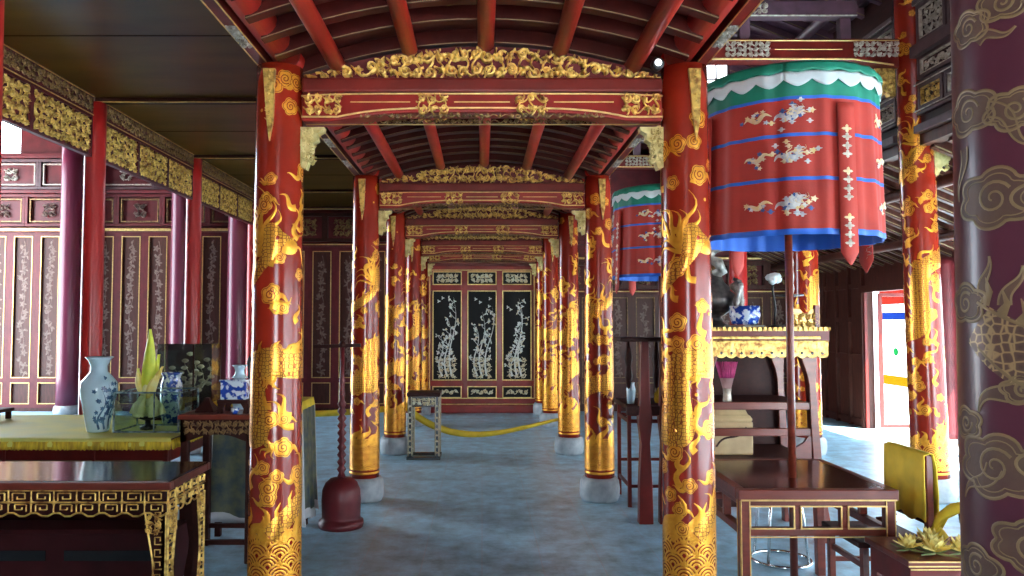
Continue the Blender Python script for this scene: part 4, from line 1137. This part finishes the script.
# ------------------------------------------------------------------ left side furniture
# carved altar table in the foreground
t = thing('carved_table', 'long dark table with gold fretwork apron in the left foreground', 'table', (-4.6, 3.96, 0))
W, D, H = 3.0, .52, .745
m = MB(); m.box(-.02, W+.02, -.02, D+.02, H-.045, H); m.build('tabletop', 'table_top', t, bevel=.01)
m = MB(); frame(m, top_face(0,0,H-.046), -.026, W+.026, -.026, D+.026, .05, 0, .04); m.build('top_edge', 'wood_red', t, bevel=.005)
def fret(mb, fn, L, H, m_=0):
    """two storeys of squared key scrolls with a shaped lower edge"""
    h = .010
    def key(x, z, s, fl, w=.0065):
        P = [(x-fl*s,z-s*.5),(x-fl*s,z+s*.5),(x+fl*s*.7,z+s*.5),(x+fl*s*.7,z-s*.25),(x-fl*s*.35,z-s*.25),(x-fl*s*.35,z+s*.1)]
        for a, b in zip(P[:-1], P[1:]): mb.strip([a, b], w, fn, h, 0, m_)
    k = max(1, round(L/.115)); w = L/k
    for i in range(k):
        key(w*(i+.5), H-.085, .038, 1 if i % 2 else -1); key(w*(i+.5), H-.140, .034, -1 if i % 2 else 1)
        mb.blob((w*i, H-.112), lambda q: .015+.006*cos(4*q), fn, .014, 0, m_, 16, 1)
        mb.strip([(w*i, H-.05),(w*i, H-.16)], .006, fn, h, 0, m_)
    for z in (H-.052, H-.112): mb.strip([(0,z),(L,z)], .009, fn, h, 0, m_)
    N = k*4; mb.strip([(L*i/N, H-.165-(.016 if (i//2) % 2 else 0)) for i in range(N+1)], .010, fn, h, 0, m_)
m = MB()
for fn, L in ((front(0,0,0), W), (right_face(W,0,0), D), (left_face(0,0,0), D)): m.prism([(0,H-.16),(L,H-.16),(L,H-.045),(0,H-.045)], fn, -.025, -.006)
m.build('apron_board', 'wood_dark', t)
m = MB()
for fn, L in ((front(0,0,0), W), (right_face(W,0,0), D)): fret(m, fn, L, H)
m.build('gold_fretwork', 'gold_carve', t)
m = MB(); m.prism([(.1,H-.22),(W-.1,H-.22),(W-.1,H-.045),(.1,H-.045)], front(0,D-.02,0), -.02, 0); fret(m, front(.1,D-.02,-.055), W-.2, H, 1); m.build('rear_apron', ['wood_dark','carve_dark'], t)
for (lx, ly, sx, sy) in ((W,0,-1,1), (0,0,1,1), (W,D,-1,-1), (0,D,1,-1)):
    m = MB()
    prof = lambda z: .085+.035*max(0, (z-.42)/.17)**2+.012*sin(z*16)
    Z = [.0+.585*i/18 for i in range(19)]
    P = [(0,0)]+[(prof(z), z) for z in Z]+[(0,.585)]
    fx = lambda u, v, d: (lx+sx*u, ly+sy*d, v)
    fy = lambda u, v, d: (lx+sx*d, ly+sy*u, v)
    m.prism(P, fx, 0, .03); m.prism(P, fy, 0, .03); lo = m.build('leg', 'wood_dark', t)
    if sy > 0 or sx < 0:
        g = MB(); rng = R_(19)
        for F in ((lambda u, v, d: (lx+sx*u, ly-sy*d, v)), (lambda u, v, d: (lx-sx*d, ly+sy*u, v))):
            g.strip([(.006,z) for z in Z], .009, F, .010); g.strip([(prof(z)-.006,z) for z in Z], .010, F, .012)
            for i in range(9):
                z = .05+.062*i; s_ = .026
                g.strip([(.02,z),(.06,z),(.06,z+.036),(.032,z+.036),(.032,z+.018)], .007, F, .009)
            carve(g, F, .03, .11, .47, .58, .04, rng, .014)
        g.build('leg_fretwork', 'gold_carve', lo)
# low platform behind it
t = thing('low_platform', 'dark red low platform on the floor behind the fretwork table', 'platform', (-4.6, 4.62, 0))
m = MB(); m.box(0, 2.78, 0, .24, .0, .32); m.build('body', 'plinth', t, bevel=.01)
m = MB()
for k in range(4): m.box(.06+.69*k, .64+.69*k, -.006, .004, .14, .20)
m.build('slot', 'black', t)
m = MB(); m.strip([(0,.30),(2.78,.30)], .02, front(0,0,0), .008); m.build('rail_line', 'plinth', t)
# table with yellow cloth
t = thing('offering_table', 'red offering table under the yellow cloth, behind the fretwork table', 'table', (-4.9, 5.02, 0))
W, D, H = 2.88, 1.25, .79
m = MB(); m.box(0, W, 0, D, H-.04, H); m.build('tabletop', 'redwood', t)
m = MB(); m.box(.02, W-.02, .02, .05, H-.15, H-.04); m.box(W-.05, W-.02, .05, D-.02, H-.15, H-.04)
for k in range(5): m.box(.05+.58*k, .07+.58*k, .012, .03, H-.3, H-.04)
m.box(.02, W-.02, .02, .05, H-.32, H-.28); m.build('apron', 'redwood', t, bevel=.004)
m = MB(); f = front(0,.018,0); m.strip([(.05,H-.14),(W-.05,H-.14)], .008, f, .004); m.build('apron_line', 'gold_edge', t)
for (lx, ly) in ((.03,.03), (W-.1,.03), (.03,D-.1), (W-.1,D-.1)):
    m = MB(); m.box(lx, lx+.07, ly, ly+.07, 0, H-.04); m.build('leg', 'redwood', t, bevel=.006)
m = MB(); NX, NY = 60, 16; vs = []
def cl(i, j):
    x = -.02+(W+.04)*i/NX; y = -.03+(D+.03)*j/NY
    z = H+.004+.004*(1+sin(x*5+y*3)*sin(y*7-x*2)); return (x, y, z)
for i in range(NX+1):
    for j in range(-2, NY+1):
        x, y, z = cl(i, max(j, 0))
        if j < 0: y = -.034+.004*sin(i*1.1); z = H-.02*(-j)+.004*sin(i*.8)
        vs.append((x, y, z))
K = NY+3; m.add(vs, [(i*K+j, (i+1)*K+j, (i+1)*K+j+1, i*K+j+1) for i in range(NX) for j in range(K-1)], 0, True)
m2 = MB(); m2.box(.1, W-.1, .05, .075, 0, H-.3); m2.build('shade_panel', 'plinth', t)  # added dark panel hides bright floor, standing in for shade under the table
o = m.build('tablecloth', ['cloth_yellow'], None, loc=(-4.9,5.02,0)); tag(o, 'yellow tablecloth with fringe on the offering table', 'tablecloth')
m = MB(); vs = []
for i in range(241):
    x = -.02+(W+.04)*i/240; q = .004*sin(i*.9); vs += [(x,-.037+q,H-.008),(x,-.041+q*1.5,H-.055-.010*sin(i*1.7)**2)]
m.add(vs, [(2*i,2*i+1,2*i+3,2*i+2) for i in range(240)], 0, True)
vs = []
for i in range(81):
    y = -.03+D*i/80; q = .004*sin(i*.9); vs += [(W+.022+q,y,H+.002),(W+.03+q,y,H-.055-.01*sin(i*1.7)**2)]
m.add(vs, [(2*i,2*i+1,2*i+3,2*i+2) for i in range(80)], 0, True)
o2 = m.build('fringe', 'fringe', o); md = o2.modifiers.new('thick','SOLIDIFY'); md.thickness = .004
TZ = .80
def vase_prof(s, h): return [(.0,0),(.062*s,0),(.066*s,.02*h),(.078*s,.15*h),(.098*s,.40*h),(.112*s,.56*h),(.108*s,.66*h),(.075*s,.745*h),(.052*s,.80*h),(.050*s,.88*h),(.066*s,.96*h),(.086*s,1.*h),(.080*s,1.*h),(.045*s,.9*h),(0,.85*h)]
t = thing('porcelain_vase', 'large pale blue vase painted with dark blue trees on the yellow cloth', 'vase', (-2.64, 5.33, TZ))
m = MB(); m.lathe(vase_prof(1.08,.51), seg=40); m.build('body', 'porcelain', t)
m = MB(); rng = R_(44)
import bisect
VP = vase_prof(1.08,.51)[1:12]
def vr(z):
    for (r0, z0), (r1, z1) in zip(VP[:-1], VP[1:]):
        if z0 <= z <= z1: return r0+(r1-r0)*(z-z0)/max(1e-6, z1-z0)
    return VP[-1][0]
def vf(u, v, d):
    a = u/.11+.35; r = vr(v)+.0012+d; return (r*sin(a), -r*cos(a), v)
for k in range(3):
    P = wavy(.02+.05*k, .02, .05+.04*k, .30+.03*k, .02, 1.2, 18); m.strip(P, taper(.02, 18), vf, .001)
    for q in range(14):
        p = P[3+q]; m.blob((p[0]+rng.uniform(-.05,.05), p[1]+rng.uniform(-.02,.02)), lambda z: .014+.005*cos(5*z+q), vf, .001, 0, 0, 14, 2)
m.blob((.06,.37), lambda z: .012+.004*cos(3*z), vf, .001, 0, 0, 12, 1)
m.build('painting', 'porc_blue', t)
t = thing('glass_case', 'low glass case around the leaf offering on the yellow cloth', 'case', (-2.50, 5.26, TZ))
bx = (.44, .36, .27)
m = MB()
m.box(0,bx[0],0,.004,.01,bx[2]); m.box(0,bx[0],bx[1]-.004,bx[1],.01,bx[2]); m.box(0,.004,.004,bx[1]-.004,.01,bx[2]); m.box(bx[0]-.004,bx[0],.004,bx[1]-.004,.01,bx[2]); m.build('pane', 'glass', t)
m = MB()
for (a, b) in ((0,0), (bx[0],0), (0,bx[1]), (bx[0],bx[1])): m.box(a-.005,a+.005,b-.005,b+.005,0,bx[2])
for z in (.005, bx[2]):
    for b in (0, bx[1]): m.box(0,bx[0],b-.006,b+.006,z-.005,z+.005)
    for a in (0, bx[0]): m.box(a-.006,a+.006,0,bx[1],z-.005,z+.005)
m.box(.27,.276,-.004,.004,0,bx[2]); m.build('case_frame', 'celadon', t)
t = thing('leaf_offering', 'yellow green offering with one tall upright leaf inside the glass case', 'offering', (-2.345, 5.44, TZ))
m = MB(); m.lathe([(0,0),(.05,0),(.055,.015),(.02,.03),(.018,.06),(.06,.075),(.085,.09),(.08,.095),(0,.09)], seg=24); m.build('footed_dish', 'iron', t)
m = MB(); rng = R_(3)
for i in range(34):
    a = rng.uniform(0,6.28); r = rng.uniform(.02,.105); z = .09+rng.uniform(0,.26)*(1-r/.11); h = rng.uniform(.06,.10)
    m.tube([(r*cos(a),r*sin(a),z),(r*.8*cos(a),r*.8*sin(a),z+h*.6),(r*.4*cos(a),r*.4*sin(a),z+h*1.2)], [.028,.024,.006], 8)
m.build('bud_heap', 'leaf_pale', t)
def leafshape(mb, x0, z0, x1, z1, w, yo, amp):
    P = wavy(x0, z0, x1, z1, amp, .6, 14); fn = lambda u, v, d: (u, yo-d*2-.02*sin(v*9), v)
    mb.strip(P, [w*max(.04, sin(pi*min(1, .18+.82*(i/13)))**.8) for i in range(14)], fn, .014, 0, 0, 4)
    fn2 = lambda u, v, d: (u, yo+.002+d*2-.02*sin(v*9), v); mb.strip(P, [w*max(.04, sin(pi*min(1, .18+.82*(i/13)))**.8) for i in range(14)], fn2, .008, 0, 0, 4)
m = MB(); leafshape(m, .01, .18, .0, .70, .095, 0, .012); leafshape(m, .02, .2, .045, .52, .06, .03, .01); m.build('tall_leaf', 'leaf_yellow', t)
m = MB(); leafshape(m, -.03, .24, -.09, .42, .055, .01, .012); leafshape(m, .04, .24, .09, .44, .05, -.01, .012); leafshape(m, .02, .22, .06, .38, .05, -.03, .01); m.build('side_leaf', 'petal', t)
t = thing('porcelain_jar', 'blue and white jar just behind the leaf offering', 'jar', (-2.31, 5.76, TZ))
m = MB(); m.lathe([(0,0),(.06,0),(.075,.08),(.08,.2),(.075,.30),(.062,.34),(.07,.36),(.078,.375),(.068,.375),(.055,.34),(0,.33)], seg=32); m.build('body', 'cobalt', t)
t = thing('display_case', 'grey glass display case with cream branch, right end of the yellow table', 'case', (-2.49, 5.92, TZ))
m = MB(); m.box(0,.42,0,.005,.02,.58); m.box(0,.005,.005,.20,.02,.58); m.box(.415,.42,.005,.20,.02,.58); m.box(0,.42,0,.205,.575,.58); m.build('pane', 'glass', t)
m = MB(); m.box(0,.42,.20,.21,0,.58); m.build('back_panel', 'greywood', t)
m = MB(); m.box(-.01,.43,-.01,.215,0,.02); m.box(.275,.285,-.006,.004,.02,.58); m.build('case_frame', 'wood_dark', t)
t = thing('cream_branch', 'cream carved flowering branch inside the grey display case', 'carving', (-2.25, 6.02, TZ+.02))
m = MB(); rng = R_(21)
m.lathe([(0,0),(.09,0),(.08,.05),(.03,.08),(0,.09)], seg=16)
for k in range(5):
    P = wavy(0, .05, -.14+.07*k, .38+.05*(k % 3), .03, 1.1, 14); m.tube([(p[0], .02*sin(i+k), p[1]) for i, p in enumerate(P)], taper(.018, 14), 7)
    for i in range(5, 14, 2):
        p = P[i]
        m.lathe([(0,-.018),(.022,-.008),(.028,.004),(.014,.016),(0,.018)], (p[0]+rng.uniform(-.02,.02), rng.uniform(-.03,.03), p[1]), 9)
m.build('branch', 'coral', t)
t = thing('black_cup', 'small black cup at the right corner of the yellow cloth', 'cup', (-2.065, 5.66, TZ))
m = MB(); m.lathe([(0,0),(.03,0),(.034,.05),(.03,.1),(.035,.13),(.028,.13),(.022,.06),(0,.05)], seg=20); m.build('body', 'black', t)
# small things at the far left of the cloth
t = thing('dark_stand', 'low dark lacquer stand at the far left back of the yellow cloth', 'stand', (-3.85, 5.95, TZ))
m = MB(); m.box(-.2,.2,-.1,.1,.06,.085); m.build('top', 'wood_dark', t, bevel=.004)
for sx in (-.17, .17):
    for sy in (-.07, .07):
        m = MB(); m.box(sx-.015,sx+.015,sy-.015,sy+.015,0,.06); m.build('leg', 'wood_dark', t)
# side table with porcelain
SX, SY = -1.945, 5.0
t = thing('carved_side_table', 'carved dark side table holding porcelain, left of the nearest gilded column', 'table', (SX, SY, 0))
W, D, H = .47, .45, .955
m = MB(); m.box(-.01, W+.01, -.01, D+.01, H-.03, H); m.build('tabletop', 'wood_red', t, bevel=.006)
m = MB(); frame(m, top_face(0,0,H-.032), -.014, W+.014, -.014, D+.014, .03, 0, .026); m.build('top_edge', 'wood_red', t)
m = MB()
for fn, L in ((front(0,0,0), W), (right_face(W,0,0), D), (left_face(0,0,0), D)):
    lo = [(L*i/20, H-.13-.05*abs(cos(pi*i/20))**3) for i in range(21)]
    m.prism([(0,H-.03)]+lo+[(L,H-.03)], fn, -.02, 0, 0); carve(m, fn, .02, L-.02, H-.13, H-.04, .04, R_(6), .012, m=1)
m.build('carved_apron', ['wood_dark','carve_dark'], t)
for (lx, ly) in ((0,0), (W-.05,0), (0,D-.05), (W-.05,D-.05)):
    m = MB(); m.box(lx, lx+.05, ly, ly+.05, 0, H-.03); m.build('leg', 'wood_dark', t, bevel=.008)
m = MB(); m.box(.05,W-.05,.01,.035,.12,.15); m.box(.05,W-.05,D-.035,D-.01,.12,.15); m.build('stretcher', 'wood_dark', t)
t = thing('square_pot', 'square blue and white porcelain pot on a dark footed stand', 'pot', (-1.62, 5.12, H))
m = MB(); m.box(-.085,.085,-.085,.085,.09,.21); m.box(-.092,.092,-.092,.092,.205,.22); m.build('pot', 'cobalt', t, bevel=.006)
m = MB(); m.box(-.10,.10,-.10,.10,.065,.09)
for sx in (-1, 1):
    for sy in (-1, 1): m.prism([(0,0),(.035,0),(.03,.03),(.05,.065),(0,.065)], lambda u, v, d: (sx*(.10-u), sy*(.075+d), v), -.012, .012)
m.build('stand', 'wood_dark', t, bevel=.003)
t = thing('blue_cup', 'tiny blue cup in front of the square pot', 'cup', (-1.60, 5.02, H))
m = MB(); m.lathe([(0,0),(.016,0),(.026,.02),(.028,.038),(.024,.038),(.018,.02),(0,.012)], seg=18); m.build('body', 'cobalt', t)
t = thing('white_vase', 'small white vase behind the square pot', 'vase', (-1.66, 5.30, H))
m = MB(); m.lathe(vase_prof(.62,.30), seg=28); m.build('body', 'porcelain', t)
t = thing('dark_finial', 'dark pyramid shaped lacquer foot at the left of the side table', 'ornament', (-1.83, 5.16, H))
m = MB(); m.lathe([(.085,0),(.085,.012),(.03,.07),(.02,.09),(0,.095)], seg=4, rot=pi/4, sm=False); m.build('body', 'wood_dark', t)
t = thing('dark_statuette', 'thin dark statuette behind the white vase by the gilded column', 'statuette', (-1.625, 5.40, H))
m = MB(); m.lathe([(0,0),(.022,0),(.022,.02),(.008,.04),(.014,.12),(.02,.18),(.009,.24),(.013,.28),(.018,.31),(.012,.34),(0,.36)], seg=14); m.build('body', 'iron', t)
# draped stand behind the near left column, widened to darken the lit floor
t = thing('draped_stand', 'dark draped stand with pale trim behind the nearest left gilded column', 'stand', (-1.955, 5.62, 0))
W, D, H = .635, .40, .96
m = MB(); m.box(.0, W, .0, D, H-.03, H); m.build('top', 'redwood', t)
for (lx, ly) in ((.02,.02), (W-.06,.02), (.02,D-.06), (W-.06,D-.06)):
    m = MB(); m.box(lx, lx+.04, ly, ly+.04, 0, H-.03); m.build('leg', 'wood_dark', t)
d = MB(); outl = []
segs = [(-.01,-.01),(W+.01,-.01),(W+.01,D+.01)]
per = []
for (a, b) in zip(segs[:-1], segs[1:]):
    for i in range(16): per.append((a[0]+(b[0]-a[0])*i/16, a[1]+(b[1]-a[1])*i/16))
per.append(segs[-1]); Z = [H+.006, H-.05, H-.3, H-.6, .17, .10]; vs = []
for i, (x_, y_) in enumerate(per):
    cx_, cy_ = x_-W/2, y_-D/2; L = sqrt(cx_*cx_+cy_*cy_)
    for j, z in enumerate(Z):
        k = (.008*j+.010*sin(i*1.25)*j/3)/L; vs.append((x_+cx_*k, y_+cy_*k, z+(.02*sin(i*.7) if j >= 4 else 0)))
J = len(Z); d.add(vs, [(i*J+j, i*J+j+1, (i+1)*J+j+1, (i+1)*J+j) for i in range(len(per)-1) for j in range(J-1)], 0, True)
for q, f_ in enumerate(d.f):
    i = q//(J-1)
    if q < len(d.f): d.m[q] = 2 if q % (J-1) == 0 else (1 if i in (0, 15, 16, 31) or q % (J-1) == J-2 else 0)
d.box(-.01, W+.01, -.01, D+.01, H+.001, H+.008, 2)
o = d.build('drape', ['drape','drape_trim','yellow'], None, loc=(-1.955,5.62,0)); tag(o, 'dark cloth with pale edges and yellow top hanging over the stand', 'cloth')
md = o.modifiers.new('thick','SOLIDIFY'); md.thickness = .005
# turned gong stand with bell shaped foot
t = thing('gong_stand', 'dark red T shaped stand with bell foot and twisted pole beside the left column', 'stand', (-1.07, 5.92, 0))
m = MB(); m.lathe([(0,0),(.165,0),(.17,.02),(.168,.05),(.145,.06),(.145,.085),(.148,.2),(.142,.28),(.12,.33),(.085,.36),(.045,.37),(0,.37)], seg=36); m.build('bell_foot', 'maroon', t)
m = MB(); pr = [(.034,.37)]
for k in range(10):
    z = .43+.055*k; pr += [(.020,z-.025),(.036,z),(.020,z+.025)]
pr += [(.024,1.0),(.018,1.05),(.024,1.1),(.016,1.14),(.016,1.36),(0,1.36)]
m.lathe(pr, seg=18); m.build('turned_pole', 'maroon', t)
m = MB(); m.bar((-.22,0,1.362), (.14,0,1.372), .03, .026); m.lathe([(.02,1.36),(.03,1.375),(.018,1.40),(0,1.41)], seg=14); m.build('crossbar', 'wood_dark', t)
# inlaid plant stand
t = thing('inlaid_stand', 'slim dark stand with pale inlaid edges on the aisle floor', 'stand', (-.84, 8.74, 0))
W, D, H = .36, .34, .75
m = MB(); m.box(-.01, W+.01, -.01, D+.01, H-.04, H); m.build('top', 'wood_dark', t, bevel=.006)
m = MB(); frame(m, top_face(0,0,H-.16), .02, W-.02, .02, D-.02, .03, 0, .12); m.build('apron', 'black', t)
g = MB()
for fn, L in ((front(0,.02,0), W), (right_face(W-.02,0,0), D)):
    carve(g, fn, .05, L-.05, H-.14, H-.06, .05, R_(4), .008); g.strip([(0,H-.01),(L,H-.01)], .01, fn, .004, .02)
for (lx, ly) in ((0,0), (W-.055,0), (0,D-.055), (W-.055,D-.055)):
    m = MB(); m.box(lx, lx+.055, ly, ly+.055, .03, H-.04); m.build('leg', 'black', t, bevel=.006)
    for fn in (front(lx,ly,0),): 
        for u in (.008, .047): g.strip([(u,.04),(u,H-.05)], .008, fn, .003)
        for i in range(9): g.blob((.027,.08+.065*i), lambda q: .012+.005*cos(4*q), fn, .003, 0, 0, 12, 1)
    fn = right_face(lx+.055, ly, 0); g.strip([(.03,.04),(.03,H-.05)], .012, fn, .003)
g.build('inlay', 'pearl_warm', t)
m = MB(); frame(m, top_face(0,0,0), -.01, W+.01, -.01, D+.01, .04, 0, .03); m.build('foot_frame', 'black', t)
# pale round stone behind it
# yellow barrier ribbon across the aisle
def ribbon(P, W, label):
    m = MB(); vs = []
    for i, (p, w) in enumerate(zip(P, W)): vs += [(p[0],p[1],p[2]-w/2),(p[0],p[1]-.012,p[2]),(p[0],p[1],p[2]+w/2)]
    m.add(vs, [(i*3+j, i*3+3+j, i*3+4+j, i*3+1+j) for i in range(len(P)-1) for j in (0, 1)], 0, True)
    o = m.build('barrier_ribbon', 'yellow'); md = o.modifiers.new('thick','SOLIDIFY'); md.thickness = .004
    return tag(o, label, 'ribbon', 'yellow barrier ribbons')
n_ = 30
ribbon([(-.905+1.81*t, 9.17, .56-.16*t-.30*sin(pi*t**.8)*(1-.25*t)) for t in [i/29 for i in range(30)]], [.10-.065*i/29 for i in range(30)], 'yellow ribbon sagging across the aisle between the third columns')
ribbon([(-1.155-2.20*t, 9.17, .52-.06*sin(pi*t)) for t in [i/29 for i in range(30)]], [.07]*30, 'yellow ribbon stretched from the third left column towards the red post')
# small floodlight at the beam end
t = thing('floodlight', 'small white floodlight beside the top of the nearest right column', 'lamp', (.86, 3.76, 2.78))
m = MB(); m.lathe([(.012,0),(.03,.01),(.032,.05),(.03,.055),(0,.05)], seg=18); o = m.build('housing', 'iron', t); o.rotation_euler = (pi/2,0,0); o.location = (0,0,.035)
m = MB(); m.lathe([(0,.056),(.018,.056),(.018,.058),(0,.06)], seg=16); o = m.build('lamp_face', 'lamp_face', t); o.rotation_euler = (pi/2,0,0); o.location = (0,0,.035)

# ------------------------------------------------------------------ shell, light, camera
m = MB(); m.box(-9.6, -9.5, -4, 9.3, 0, 6.0); m.box(-9.6, -9.5, 9.3, 13.6, 4.6, 6.0); m.build('wall_left', 'maroon', kind='structure')
m = MB(); m.box(-9.5, -.7, -4.1, -4, 0, 6); m.box(1.2, 5.6, -4.1, -4, 0, 6); m.box(-.7, 1.2, -4.1, -4, 2.4, 6); m.build('wall_front', 'maroon', kind='structure')
w = bpy.data.worlds.new('sky'); SC.world = w; w.use_nodes = True
nt = w.node_tree; bg = nt.nodes['Background']
bg.inputs[0].default_value = (.74,.87,1,1); bg.inputs[1].default_value = 13
def portal(loc, rot, sx, sy):
    l = bpy.data.lights.new('portal', 'AREA'); l.shape = 'RECTANGLE'; l.size = sx; l.size_y = sy; l.cycles.is_portal = True
    o = bpy.data.objects.new('sky_opening', l); COL.objects.link(o); o.location = loc; o.rotation_euler = rot
portal((5.75, 2.4, 1.1), (0, pi/2, 0), 2.3, 12.8)
portal((5.80, 10.5, 1.0), (0, pi/2, 0), 2.0, 1.5)
portal((-9.45, 11.4, 2.3), (0, -pi/2, 0), 4.6, 4.2)
portal((.25, -3.95, 1.2), (pi/2, 0, 0), 1.9, 2.4)
s = bpy.data.lights.new('sun', 'SUN'); s.energy = 55; s.angle = .02; s.color = (1,.92,.78)
so = bpy.data.objects.new('sun', s); COL.objects.link(so)
so.rotation_euler = (math.radians(20), math.radians(32), 0)
cam = bpy.data.cameras.new('camera'); co = bpy.data.objects.new('camera', cam); COL.objects.link(co)
cam.sensor_width = 36; cam.lens = 770/1024*36; cam.shift_x = 30/1024
pitch = math.atan(34/770)
co.location = (0,0,1.55); co.rotation_euler = (pi/2+pitch, 0, 0); cam.clip_start = .05
SC.camera = co
vs_ = SC.view_settings; vs_.view_transform = 'Standard'; vs_.look = 'None'; vs_.gamma = 1; vs_.use_curve_mapping = False; vs_.exposure = 0.6
SC.cycles.max_bounces = 8; SC.cycles.diffuse_bounces = 5; SC.cycles.glossy_bounces = 4; SC.cycles.sample_clamp_indirect = 6
SC.cycles.use_denoising = True
